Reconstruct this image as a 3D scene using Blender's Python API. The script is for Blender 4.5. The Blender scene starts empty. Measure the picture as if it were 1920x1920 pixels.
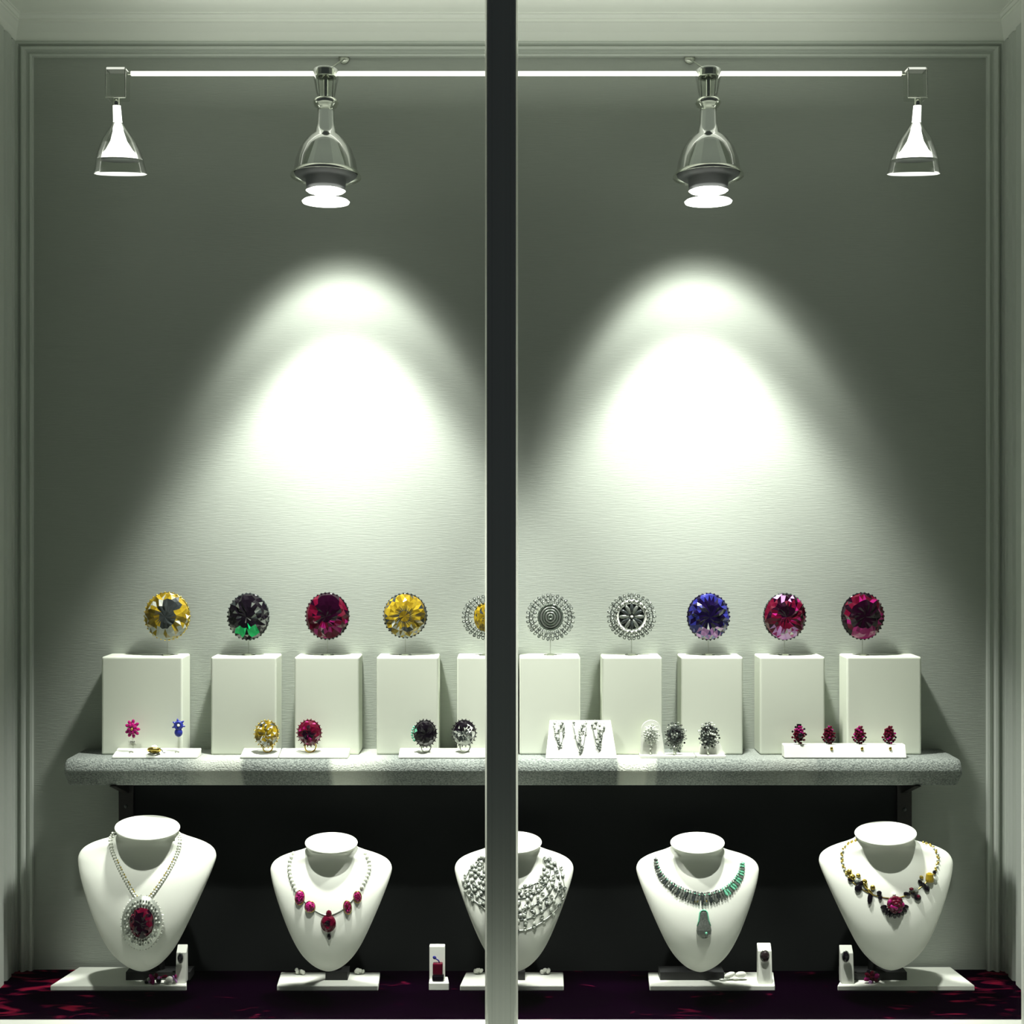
import bpy, math, random
from mathutils import Vector, Matrix, noise
from mathutils.bvhtree import BVHTree
R = math.radians
PI = math.pi
C = bpy.context.scene.collection
sc = bpy.context.scene
F, D, CZ = 2200.0, 2.2, 0.858            # focal length (px), camera to back wall (m), eye height above display floor

def W(px, py, Y):
    d = D + Y
    return Vector(((px - 960) / F * d, Y, CZ + (960 - py) / F * d))
def S(Y):
    return (D + Y) / F

# ------------------------------------------------------------------ materials
MATS = {}
def mat(name, col, rough=.5, metal=0., spec=.5, emit=None, es=0., sheen=0., coat=0., bump=None, var=None, trans=0.):
    if name in MATS: return MATS[name]
    m = bpy.data.materials.new(name); m.use_nodes = True
    nt = m.node_tree; b = nt.nodes['Principled BSDF']
    b.inputs['Base Color'].default_value = (*col, 1)
    b.inputs['Roughness'].default_value = rough
    b.inputs['Metallic'].default_value = metal
    b.inputs['Specular IOR Level'].default_value = spec
    if emit:
        b.inputs['Emission Color'].default_value = (*emit, 1); b.inputs['Emission Strength'].default_value = es
    if sheen:
        b.inputs['Sheen Weight'].default_value = sheen
    if coat:
        b.inputs['Coat Weight'].default_value = coat; b.inputs['Coat Roughness'].default_value = .05
    if trans: b.inputs['Transmission Weight'].default_value = trans
    tc = nt.nodes.new('ShaderNodeTexCoord')
    if bump:
        n = nt.nodes.new('ShaderNodeTexNoise'); n.inputs['Scale'].default_value = bump[0]; n.inputs['Detail'].default_value = 4
        mp = nt.nodes.new('ShaderNodeMapping'); mp.inputs['Scale'].default_value = bump[2] if len(bump) > 2 else (1, 1, 1)
        bp = nt.nodes.new('ShaderNodeBump'); bp.inputs['Strength'].default_value = bump[1]; bp.inputs['Distance'].default_value = .002
        nt.links.new(tc.outputs['Object'], mp.inputs[0]); nt.links.new(mp.outputs[0], n.inputs['Vector'])
        nt.links.new(n.outputs['Fac'], bp.inputs['Height']); nt.links.new(bp.outputs[0], b.inputs['Normal'])
    if var:                                   # (scale, other colour, mapping)
        n = nt.nodes.new('ShaderNodeTexNoise'); n.inputs['Scale'].default_value = var[0]; n.inputs['Detail'].default_value = 3
        mp = nt.nodes.new('ShaderNodeMapping'); mp.inputs['Scale'].default_value = var[2] if len(var) > 2 else (1, 1, 1)
        mx = nt.nodes.new('ShaderNodeMix'); mx.data_type = 'RGBA'
        mx.inputs[6].default_value = (*col, 1); mx.inputs[7].default_value = (*var[1], 1)
        nt.links.new(tc.outputs['Object'], mp.inputs[0]); nt.links.new(mp.outputs[0], n.inputs['Vector'])
        nt.links.new(n.outputs['Fac'], mx.inputs[0]); nt.links.new(mx.outputs[2], b.inputs['Base Color'])
    MATS[name] = m
    return m

def glassy(name, tint=(1, 1, 1), refl=1.0, ior=1.45, rough=.02, body=0.):
    m = bpy.data.materials.new(name); m.use_nodes = True; nt = m.node_tree; nt.nodes.clear()
    o = nt.nodes.new('ShaderNodeOutputMaterial'); t = nt.nodes.new('ShaderNodeBsdfTransparent'); g = nt.nodes.new('ShaderNodeBsdfGlossy')
    f = nt.nodes.new('ShaderNodeFresnel'); mx = nt.nodes.new('ShaderNodeMixShader'); mu = nt.nodes.new('ShaderNodeMath'); mu.operation = 'MULTIPLY_ADD'
    t.inputs[0].default_value = (*tint, 1); g.inputs['Roughness'].default_value = rough; f.inputs[0].default_value = ior
    mu.inputs[1].default_value = refl; mu.inputs[2].default_value = body
    nt.links.new(f.outputs[0], mu.inputs[0]); nt.links.new(mu.outputs[0], mx.inputs[0])
    nt.links.new(t.outputs[0], mx.inputs[1]); nt.links.new(g.outputs[0], mx.inputs[2]); nt.links.new(mx.outputs[0], o.inputs[0])
    MATS[name] = m
    return m

PAINT = mat('painted_moulding', (.55, .59, .535), .45, bump=(60, .03), var=(9, (.51, .55, .50)))
CEIL = mat('ceiling_paint', (.81, .84, .77), .6, var=(6, (.78, .81, .75)))
WALL = mat('grasscloth_wall', (.38, .41, .363), .85, spec=.15, bump=(170, .22, (.25, 1, 3)), var=(230, (.33, .36, .322), (.12, 1, 2.4)))
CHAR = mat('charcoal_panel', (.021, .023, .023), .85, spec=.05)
WHITE = mat('white_leatherette', (.86, .88, .80), .42, spec=.35, bump=(900, .04))
CARD = mat('white_display_card', (.88, .90, .82), .5, spec=.3)
BLOCKM = mat('matt_block_lacquer', (.72, .76, .65), .5, spec=.3, bump=(400, .02))
FRAME = mat('window_frame_paint', (.85, .87, .80), .4)
MULL = mat('brushed_dark_metal', (.60, .64, .58), .13, metal=1., bump=(40, .05, (60, 60, .3)), var=(4, (.50, .53, .50), (30, 30, .1)))
CHROME = mat('chrome', (.86, .88, .80), .08, metal=1.)
SATIN = mat('satin_metal', (.60, .63, .55), .33, metal=1., var=(30, (.5, .53, .46)))
DARKM = mat('dark_bronze', (.018, .016, .015), .45, metal=.3, bump=(120, .3))
BLACKM = mat('dark_stand', (.014, .015, .015), .55)
LENS = mat('lit_lamp_lens', (1, 1, .96), .3, emit=(1, 1, .93), es=3)
TUBE = mat('lit_light_rail', (1, 1, .96), .3, emit=(1, 1, .90), es=1.25)
TRUMP = mat('lit_reflector', (1, 1, .96), .3, emit=(1, 1, .93), es=2.5)
CONE = mat('glowing_grey_cone', (.30, .32, .28), .35, emit=(.9, 1, .84), es=.16)  # faint glow added so the grey cone looks lighter
HOLD = mat('dark_lamp_holder', (.05, .055, .055), .5)
GLASS = glassy('lamp_glass', (.96, .97, .95), .9, 1.22, .06)
PANE = glassy('window_pane_glass', (.99, 1, .99), .22, 1.35, .0)
ACRYL = glassy('clear_acrylic', (.96, .97, .94), .9, 1.4, .02)
RUBYD = mat('ruby_deep', (.010, .0006, .006), .09, spec=.6)
RUBY = mat('ruby_mid', (.105, .0025, .015), .12, spec=.4, var=(300, (.07, .002, .014)))
MAG = mat('ruby_magenta', (.30, .009, .125), .12, spec=.5)
PINK = mat('pink_stone', (.50, .02, .22), .12, spec=.5, var=(500, (.26, .008, .07)))
LILAC = mat('lilac_reflection', (.55, .26, .60), .1, spec=.6)
GOLDY = mat('yellow_stone', (.42, .30, .022), .1, spec=.5, var=(260, (.26, .175, .010)))
GOLDD = mat('amber_stone', (.19, .125, .008), .1, spec=.6)
GOLDM = mat('gold_metal', (.72, .54, .13), .22, metal=1.)
SAPH = mat('sapphire_mid', (.03, .036, .24), .09, spec=.6, var=(300, (.014, .012, .12)))
SAPHD = mat('sapphire_deep', (.005, .002, .022), .09, spec=.6)
EMER = mat('emerald_reflection', (.008, .60, .17), .15, spec=.5)  # green inner reflection, painted onto facets of the black stone
EMERD = mat('emerald_pale', (.16, .50, .33), .2, spec=.5)
BLKST = mat('black_stone', (.006, .004, .007), .07, spec=.6)
GREYST = mat('charcoal_stone', (.035, .042, .042), .12, spec=.7)
CLEAR = mat('crystal', (.80, .83, .75), .08, spec=1., var=(600, (.45, .48, .42)))
PEARL = mat('pearl', (.84, .86, .77), .2, spec=.7, coat=.5)
SILV = mat('silver_filigree', (.66, .70, .62), .25, metal=.55, var=(500, (.42, .45, .40)))
SILVD = mat('oxidised_silver', (.17, .19, .17), .28, metal=.6, var=(700, (.34, .37, .33)))
SILVB = mat('grey_silver', (.13, .15, .135), .35, metal=.5)
SILVP = mat('pale_silver', (.80, .83, .75), .3, metal=.25, var=(500, (.62, .65, .58)))
PRINT = mat('printed_ink', (.12, .13, .11), .7)

def velvet():
    m = mat('crushed_velvet', (.0018, .0004, .0018), 1., spec=0.); nt = m.node_tree; b = nt.nodes['Principled BSDF']
    tc = nt.nodes.new('ShaderNodeTexCoord'); mp = nt.nodes.new('ShaderNodeMapping'); mp.inputs['Scale'].default_value = (9, 26, 5)
    n = nt.nodes.new('ShaderNodeTexNoise'); n.inputs['Scale'].default_value = 1.3; n.inputs['Detail'].default_value = 3; n.inputs['Distortion'].default_value = 1.2
    nt.links.new(tc.outputs['Object'], mp.inputs[0]); nt.links.new(mp.outputs[0], n.inputs['Vector'])
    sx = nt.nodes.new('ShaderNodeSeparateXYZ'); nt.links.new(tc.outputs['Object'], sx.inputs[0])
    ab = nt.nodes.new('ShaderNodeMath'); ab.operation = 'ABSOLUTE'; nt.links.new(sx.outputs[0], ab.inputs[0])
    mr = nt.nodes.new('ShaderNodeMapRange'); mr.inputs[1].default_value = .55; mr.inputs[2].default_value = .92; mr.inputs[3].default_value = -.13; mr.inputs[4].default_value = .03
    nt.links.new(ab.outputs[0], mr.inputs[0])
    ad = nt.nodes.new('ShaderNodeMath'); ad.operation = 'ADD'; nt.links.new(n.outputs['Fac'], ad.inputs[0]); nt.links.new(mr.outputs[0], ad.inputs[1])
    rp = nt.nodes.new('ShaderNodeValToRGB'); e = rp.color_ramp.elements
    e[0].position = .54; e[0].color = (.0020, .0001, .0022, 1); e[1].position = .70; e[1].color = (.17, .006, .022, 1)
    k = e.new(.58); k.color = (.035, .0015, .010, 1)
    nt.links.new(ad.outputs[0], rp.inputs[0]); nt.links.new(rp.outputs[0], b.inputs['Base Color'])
    return m
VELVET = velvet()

def shelf_fabric():
    m = mat('shelf_fabric', (.42, .47, .40), .9, spec=.1, sheen=.15); nt = m.node_tree; b = nt.nodes['Principled BSDF']
    tc = nt.nodes.new('ShaderNodeTexCoord')
    n = nt.nodes.new('ShaderNodeTexNoise'); n.inputs['Scale'].default_value = 330; n.inputs['Detail'].default_value = 3
    nt.links.new(tc.outputs['Object'], n.inputs['Vector'])
    bp = nt.nodes.new('ShaderNodeBump'); bp.inputs['Strength'].default_value = .8; bp.inputs['Distance'].default_value = .003
    nt.links.new(n.outputs['Fac'], bp.inputs['Height']); nt.links.new(bp.outputs[0], b.inputs['Normal'])
    r0 = nt.nodes.new('ShaderNodeValToRGB'); e = r0.color_ramp.elements
    e[0].position = .3; e[0].color = (.10, .115, .108, 1); e[1].position = .75; e[1].color = (.30, .33, .30, 1)
    nt.links.new(n.outputs['Fac'], r0.inputs[0])
    # paler bands: light reflections on the edge, painted into the colour
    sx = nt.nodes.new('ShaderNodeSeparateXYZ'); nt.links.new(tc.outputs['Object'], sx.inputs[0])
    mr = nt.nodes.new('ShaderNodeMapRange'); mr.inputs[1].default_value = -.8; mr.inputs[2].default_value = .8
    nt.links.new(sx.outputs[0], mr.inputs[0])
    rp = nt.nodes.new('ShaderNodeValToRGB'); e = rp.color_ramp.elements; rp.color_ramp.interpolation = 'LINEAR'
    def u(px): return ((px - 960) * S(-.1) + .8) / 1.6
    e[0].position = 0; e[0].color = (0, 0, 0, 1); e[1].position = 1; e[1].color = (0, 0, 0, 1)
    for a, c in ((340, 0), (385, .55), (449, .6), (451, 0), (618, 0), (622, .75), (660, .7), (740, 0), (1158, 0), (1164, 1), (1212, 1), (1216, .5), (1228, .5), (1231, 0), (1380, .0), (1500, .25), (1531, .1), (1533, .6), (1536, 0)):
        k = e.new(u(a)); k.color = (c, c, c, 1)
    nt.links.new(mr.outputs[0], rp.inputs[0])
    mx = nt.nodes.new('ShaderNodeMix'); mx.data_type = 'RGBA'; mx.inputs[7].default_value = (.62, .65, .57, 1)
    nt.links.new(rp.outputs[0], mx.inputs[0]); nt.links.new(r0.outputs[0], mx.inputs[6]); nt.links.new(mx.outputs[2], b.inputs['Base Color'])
    return m
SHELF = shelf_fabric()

# ------------------------------------------------------------------ mesh builder
class MB:
    def __init__(s): s.v = []; s.f = []; s.m = []; s.sm = []
    def add(s, vs, fs, mi=0, smooth=True, M=None):
        o = len(s.v)
        s.v += [tuple(M @ Vector(v)) if M else tuple(v) for v in vs]
        for i, f in enumerate(fs):
            s.f.append([o + k for k in f]); s.m.append(mi[i] if isinstance(mi, list) else mi); s.sm.append(smooth)
        return s
    def box(s, x0, x1, y0, y1, z0, z1, mi=0, M=None, tx=0, ty=0):
        vs = [(x0, y0, z0), (x1, y0, z0), (x1, y1, z0), (x0, y1, z0), (x0 + tx, y0 + ty, z1), (x1 - tx, y0 + ty, z1), (x1 - tx, y1, z1), (x0 + tx, y1, z1)]
        return s.add(vs, [(0, 3, 2, 1), (4, 5, 6, 7), (0, 1, 5, 4), (1, 2, 6, 5), (2, 3, 7, 6), (3, 0, 4, 7)], mi, False, M)
    def prism(s, poly, z0, z1, mi=0, M=None):       # poly CCW in xy
        n = len(poly)
        vs = [(x, y, z0) for x, y in poly] + [(x, y, z1) for x, y in poly]
        fs = [tuple(range(n - 1, -1, -1)), tuple(range(n, 2 * n))] + [(i, (i + 1) % n, n + (i + 1) % n, n + i) for i in range(n)]
        return s.add(vs, fs, mi, False, M)
    def ell(s, c, r, mi=0, seg=10, rings=6, M=None, smooth=True):
        if not hasattr(r, '__len__'): r = (r, r, r)
        T = Matrix.Translation(c) @ (M if M else Matrix.Identity(4))
        vs = [(0, 0, r[2])]; fs = []
        for i in range(1, rings):
            a = PI * i / rings
            for j in range(seg):
                b = 2 * PI * j / seg
                vs.append((r[0] * math.sin(a) * math.cos(b), r[1] * math.sin(a) * math.sin(b), r[2] * math.cos(a)))
        vs.append((0, 0, -r[2])); L = len(vs) - 1
        for j in range(seg):
            fs.append((0, 1 + j, 1 + (j + 1) % seg))
            for i in range(rings - 2):
                a = 1 + i * seg; fs.append((a + j, a + seg + j, a + seg + (j + 1) % seg, a + (j + 1) % seg))
            a = 1 + (rings - 2) * seg; fs.append((a + j, L, a + (j + 1) % seg))
        return s.add(vs, fs, mi, smooth, T)
    def lathe(s, prof, c=(0, 0, 0), seg=40, mi=0, M=None, smooth=True, squash=1.):   # prof [(r,z)] about z
        T = Matrix.Translation(c) @ (M if M else Matrix.Identity(4)); vs = []; fs = []
        for r, z in prof:
            for j in range(seg):
                b = 2 * PI * j / seg; vs.append((r * math.cos(b), r * math.sin(b) * squash, z))
        for i in range(len(prof) - 1):
            for j in range(seg):
                k = (j + 1) % seg; fs.append((i * seg + j, i * seg + k, (i + 1) * seg + k, (i + 1) * seg + j))
        return s.add(vs, fs, mi, smooth, T)
    def cyl(s, a, b, r, mi=0, seg=10, r2=None, caps=True):
        a = Vector(a); b = Vector(b); q = (b - a).to_track_quat('Z', 'Y').to_matrix().to_4x4(); L = (b - a).length; r2 = r if r2 is None else r2
        p = [(r, 0), (r2, L)]
        if caps: p = [(1e-5, 0), (r, 0), (r, 1e-6), (r2, L - 1e-6), (r2, L), (1e-5, L)]
        return s.lathe(p, a, seg, mi, q)
    def tube(s, pts, r, mi=0, seg=7):
        pts = [Vector(p) for p in pts]; vs = []; fs = []; n = len(pts)
        for i, p in enumerate(pts):
            t = (pts[min(i + 1, n - 1)] - pts[max(i - 1, 0)])
            q = t.to_track_quat('Z', 'Y')
            for j in range(seg):
                a = 2 * PI * j / seg; vs.append(p + q @ Vector((r * math.cos(a), r * math.sin(a), 0)))
        for i in range(n - 1):
            for j in range(seg):
                k = (j + 1) % seg; fs.append((i * seg + j, i * seg + k, (i + 1) * seg + k, (i + 1) * seg + j))
        fs.append(tuple(range(seg - 1, -1, -1))); fs.append(tuple((n - 1) * seg + j for j in range(seg)))
        return s.add(vs, fs, mi)
    def torus(s, c, R1, r, mi=0, M=None, seg=20, sub=8, sz=1., arc=2 * PI, a0=0):    # ring in local xz plane
        T = Matrix.Translation(c) @ (M if M else Matrix.Identity(4)); vs = []; fs = []; full = arc > 6.28
        N = seg if full else seg + 1
        for i in range(N):
            a = a0 + arc * i / seg
            for j in range(sub):
                b = 2 * PI * j / sub; q = R1 + r * math.cos(b); vs.append((q * math.cos(a), r * math.sin(b), q * math.sin(a) * sz))
        for i in range(seg):
            i2 = (i + 1) % N
            for j in range(sub):
                k = (j + 1) % sub; fs.append((i * sub + j, i2 * sub + j, i2 * sub + k, i * sub + k))
        return s.add(vs, fs, mi, True, T)

def obj(name, mb, mats, parent=None, bevel=0, bseg=2, label=None):
    off = parent.matrix_origin if False else (Vector(parent['_o']) if parent is not None and '_o' in parent else Vector((0, 0, 0)))
    me = bpy.data.meshes.new(name)
    me.from_pydata([tuple(Vector(v) - off) for v in mb.v], [], mb.f)
    if not isinstance(mats, (list, tuple)): mats = [mats]
    for m in mats: me.materials.append(m)
    for p, mi, s in zip(me.polygons, mb.m, mb.sm): p.material_index = mi; p.use_smooth = s
    me.update()
    o = bpy.data.objects.new(name, me); C.objects.link(o)
    if parent is not None:
        o.parent = parent
        o['_o'] = tuple(off)
    if bevel:
        b = o.modifiers.new('bevel', 'BEVEL'); b.width = bevel; b.segments = bseg; b.limit_method = 'ANGLE'; b.angle_limit = R(40)
        b.harden_normals = False
        for p in me.polygons: p.use_smooth = False
    if label: o['label'] = label
    return o

def own_origin(o, loc):                       # mesh object built in world space: give it an origin of its own
    loc = Vector(loc)
    for v in o.data.vertices: v.co = v.co - loc
    o.location = loc
    return o

def thing(name, label, cat, loc, group=None, kind=None):
    o = bpy.data.objects.new(name, None); o.empty_display_size = .02; C.objects.link(o); o.location = loc
    o['label'] = label; o['category'] = cat; o['_o'] = tuple(loc)
    if group: o['group'] = group
    if kind: o['kind'] = kind
    return o
def tag(o, label, cat, group=None, kind=None):
    o['label'] = label; o['category'] = cat
    if group: o['group'] = group
    if kind: o['kind'] = kind
    return o

# ------------------------------------------------------------------ the setting
XL, XR, ZC, YG = -.931, .923, 1.767, -.24
SB0 = CZ + (960 - 1473) / F * (D - .1)
tag(own_origin(obj('wall_back', MB().box(XL - .03, XR + .03, 0, .03, -.06, ZC + .03), WALL), (0, 0, 0)), 'grey green grasscloth back wall lit by two spotlights', 'wall', kind='structure')
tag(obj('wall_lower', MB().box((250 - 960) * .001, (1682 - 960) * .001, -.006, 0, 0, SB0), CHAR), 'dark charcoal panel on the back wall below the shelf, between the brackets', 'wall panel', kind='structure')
for nm, x0, x1 in (('wall_left', XL - .03, XL), ('wall_right', XR, XR + .03)):
    tag(obj(nm, MB().box(x0, x1, YG, 0, -.06, ZC + .03), PAINT), 'painted side wall at the %s of the window display' % nm[5:], 'wall', kind='structure')
tag(obj('ceiling', MB().box(XL - .03, XR + .03, YG, .03, ZC, ZC + .03), CEIL), 'pale cream ceiling at the top of the display', 'ceiling', kind='structure')
YF = -.218
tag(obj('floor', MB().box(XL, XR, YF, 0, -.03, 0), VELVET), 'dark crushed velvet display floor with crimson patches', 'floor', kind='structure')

def sweep(profiles, mi=0):                    # profiles: list of point rows to be bridged
    mb = MB(); n = len(profiles[0]); vs = [p for r in profiles for p in r]; fs = []
    for i in range(len(profiles) - 1):
        for j in range(n - 1):
            fs.append((i * n + j, i * n + j + 1, (i + 1) * n + j + 1, (i + 1) * n + j))
    mb.add(vs, fs, mi, False); return mb

# crown moulding (o = distance from wall, z)
cz = lambda py, Y: CZ + (960 - py) / F * (D + Y)
crown = [(0, cz(79, 0)), (.006, cz(77.5, -.006)), (.009, cz(74, -.009)), (.022, cz(60, -.022)), (.042, cz(43, -.042)), (.047, cz(40, -.047)), (.0475, cz(35.5, -.0475)),
         (.053, cz(34, -.053)), (.060, cz(27, -.060)), (.066, cz(24.5, -.066)), (.0665, cz(21.5, -.0665)), (.068, ZC)]
def crown_row(x_sign, y_end):
    rows = []
    for o, z in crown:
        rows.append((o, z))
    return rows
rowsL_front = [(XL + o * .55, YG, z) for o, z in crown]; rowsL = [(XL + o * .55, -o, z) for o, z in crown]
rowsR = [(XR - o * .55, -o, z) for o, z in crown]; rowsR_front = [(XR - o * .55, YG, z) for o, z in crown]
tag(obj('trim_1', sweep([rowsL, rowsR]), CEIL), 'crown moulding along the top of the back wall', 'moulding', kind='structure')
tag(obj('trim_2', sweep([rowsL_front, rowsL]), CEIL), 'crown moulding along the left side wall', 'moulding', kind='structure')
tag(obj('trim_3', sweep([rowsR, rowsR_front]), CEIL), 'crown moulding along the right side wall', 'moulding', kind='structure')
# panel moulding framing the back wall: (distance in from the outer edge, projection)
pan = [(0, 0), (0, .006), (.003, .009), (.007, .009), (.009, .004), (.012, .005), (.013, .010), (.016, .012), (.020, .011), (.022, .004), (.025, .004), (.030, .008), (.034, .007), (.0345, 0)]
zt = cz(79, 0)
def pr(x, z, sx, sz): return [(x + sx * a, -p, z - sz * a) for a, p in pan]
tag(obj('trim_4', sweep([pr(XL, 0, 1, 0), pr(XL, zt, 1, .85)]), PAINT), 'moulded frame strip along the left edge of the back wall', 'moulding', kind='structure')
tag(obj('trim_5', sweep([pr(XL, zt, 1, .85), pr(XR, zt, -1, .85)]), PAINT), 'moulded frame strip under the crown of the back wall', 'moulding', kind='structure')
tag(obj('trim_6', sweep([pr(XR, zt, -1, .85), pr(XR, 0, -1, 0)]), PAINT), 'moulded frame strip along the right edge of the back wall', 'moulding', kind='structure')
# side wall pilasters
sp = [(-.004, 0), (-.005, .003), (-.018, .004), (-.020, .001), (-.030, .001), (-.032, .006), (-.052, .007), (-.055, .002), (-.066, .002), (-.069, .008), (-.11, .009), (-.113, 0)]
for nm, x, s in (('trim_7', XL, 1), ('trim_8', XR, -1)):
    tag(obj(nm, sweep([[(x + s * p, y, 0) for y, p in sp], [(x + s * p, y, cz(60, -.05)) for y, p in sp]]), PAINT), 'fluted upright moulding on the %s side wall' % ('left' if s > 0 else 'right'), 'moulding', kind='structure')

# shop window: sill, jambs, header, mullion, panes
win = thing('window_1', 'shop window with a pale frame and one dark metal mullion up the middle', 'window', (0, YG, 0), kind='structure')
win['_o'] = (0, YG, 0)
g0, g1 = YG - .012, YG - .002
xl, xr = -.885, W(1915, 0, YG)[0]
obj('sill', MB().box(-1.0, 1.0, YG - .05, YF - .0005, -.05, .0012), FRAME, win, bevel=.001)
obj('jamb', MB().box(xl - .08, xl, YG - .05, YG, .0012, ZC + .05), FRAME, win)
obj('jamb', MB().box(xr, xr + .08, YG - .05, YG, .0012, ZC + .05), FRAME, win)
obj('header', MB().box(-1.0, 1.0, YG - .05, YG, ZC + .05, ZC + .15), FRAME, win)
mx0, mx1 = W(908.5, 0, YG - .04)[0], W(971.5, 0, YG - .04)[0]; mw = mx1 - mx0
mp_ = [(0, .0), (.0024, -.034), (.0036, -.0375), (.006, -.0395), (.012, -.0398), (.0125, -.0405), (mw * .42, -.0412), (mw * .45, -.0404), (mw * .55, -.0404), (mw * .58, -.0412),
       (mw - .0125, -.0405), (mw - .012, -.0398), (mw - .006, -.0395), (mw - .0036, -.0375), (mw - .0024, -.034), (mw, 0)]
mb = sweep([[(mx0 + a, YG + p, .0012) for a, p in mp_], [(mx0 + a, YG + p, ZC + .05) for a, p in mp_]])
for i in range(len(mb.f)):
    if i in (0, 1, len(mp_) - 2, len(mp_) - 3): mb.m[i] = 1
mb.box(mx0 + .004, mx1 - .004, YG - .001, YG + .004, .0012, ZC)
obj('mullion', mb, [MULL, mat('pale_mullion_edge', (.72, .75, .66), .5)], win, label='dark grey brushed metal mullion')
for a, b in ((xl, mx0), (mx1, xr)):
    obj('glass_pane', MB().box(a, b, YG - .010, YG - .006, .0012, ZC + .05), PANE, win)

# ------------------------------------------------------------------ shelf and brackets
SZ, SY = CZ - .444, -.1
sb = cz(1473, SY + .020)
xa, xb = (125 - 960) * S(SY), (1797 - 960) * S(SY)
poly = []
prof = [(-.0, SZ)]                                     # front edge profile (y, z)
for i in range(13):
    a = PI / 2 * i / 12; prof.append((SY + .015 - .015 * math.sin(a), SZ - .021 + .021 * math.cos(a)))
for i in range(5):
    a = PI / 2 * i / 4; prof.append((SY + .024 - .006 * math.cos(a), sb + .005 - .005 * math.sin(a)))
prof.append((0, sb))
nx = 60; rows = []
for i in range(nx + 1):
    t = i / nx; x = xa + (xb - xa) * t
    row = []
    for y, z in prof:
        xx = x
        # ends round off towards the front
        row.append((xx, y, z))
    rows.append(row)
mb = sweep(rows); mb.sm = [True] * len(mb.f)
def endcap(row, sgn):
    k = 5; out = [row]
    for i in range(1, k + 1):
        a = PI / 2 * i / k; r = .010 if sgn > 0 else .006
        rr = []
        zc = (SZ + sb) / 2; yc = SY / 2
        for x, y, z in row:
            e = r * (1 - math.cos(a))
            yy = y if y > -.001 else y + e * (1 if y < yc else 0) * min(1, (yc - y) / abs(yc) if y < yc else 0)
            zz = z - e * .8 if z > zc else z + e * .8
            rr.append((x + sgn * r * math.sin(a), yy, zz))
        out.append(rr)
    return out
er = endcap(rows[-1], 1); e2 = sweep(er); mb.add(e2.v, e2.f); mb.add(er[-1], [tuple(range(len(prof)))])
el = endcap(rows[0], -1)[::-1]; e2 = sweep(el); mb.add(e2.v, e2.f); mb.add(el[0], [tuple(range(len(prof)))[::-1]])
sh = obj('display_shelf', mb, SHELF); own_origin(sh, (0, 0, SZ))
SHELF_TAGGED = tag(sh, 'long fabric covered wall shelf with pale light patches painted on its front edge', 'shelf')
for px0, px1, pyb, lab in ((222, 250, 1566, 'left'), (1682, 1710, 1572, 'right')):
    t = thing('shelf_bracket', 'dark bronze bracket under the %s end of the long shelf' % lab, 'bracket', W((px0 + px1) / 2, pyb, 0), group='brackets under the shelf')
    a = W(px0, 0, -.012)[0]; b = W(px1, 0, -.012)[0]; z0 = cz(pyb, 0)
    obj('wall_plate', MB().box(a, b, -.012, 0, z0, sb), DARKM, t, bevel=.001)
    obj('arm', MB().add([(a + .008, -.012, sb), (a + .008, -.085, sb), (a + .008, -.012, sb - .03), (b - .008, -.012, sb), (b - .008, -.085, sb), (b - .008, -.012, sb - .03)], [(0, 2, 1), (3, 4, 5), (0, 1, 4, 3), (1, 2, 5, 4), (2, 0, 3, 5)], 0, False), DARKM, t)
    for k in range(2): obj('screw', MB().ell(((a + b) / 2, -.0125, z0 + .022 + k * .035), (.004, .0015, .004), 0), GREYST, t)

# ------------------------------------------------------------------ pedestals
PY = -.055
ptop = cz(1231.5, PY)
peds = [(190, 342, 'widest white display block at the far left of the shelf'), (395, 518, 'white display block under the black stone with green reflections'),
        (552, 673, 'white display block under the dark red oval stone'), (706, 822, 'white display block under the golden round stone'),
        (857, 966, 'white display block partly hidden by the left of the mullion'), (974, 1088, 'white display block just right of the mullion'),
        (1129, 1241, 'white display block under the silver brooch with a dark flower centre'), (1277, 1393, 'white display block under the blue oval stone'),
        (1425, 1547, 'white display block under the pink red stone with lilac glints'), (1588, 1728, 'wide white display block at the far right of the shelf')]
for a, b, lab in peds:
    o = obj('display_block', MB().box((a - 960) * S(PY), (b - 960) * S(PY), PY, -.0015, SZ, ptop), BLOCKM, bevel=.0035, bseg=3)
    own_origin(o, ((a + b) / 2 * S(PY) - 960 * S(PY), PY / 2, SZ)); tag(o, lab, 'display block', 'white blocks on the shelf')

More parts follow.
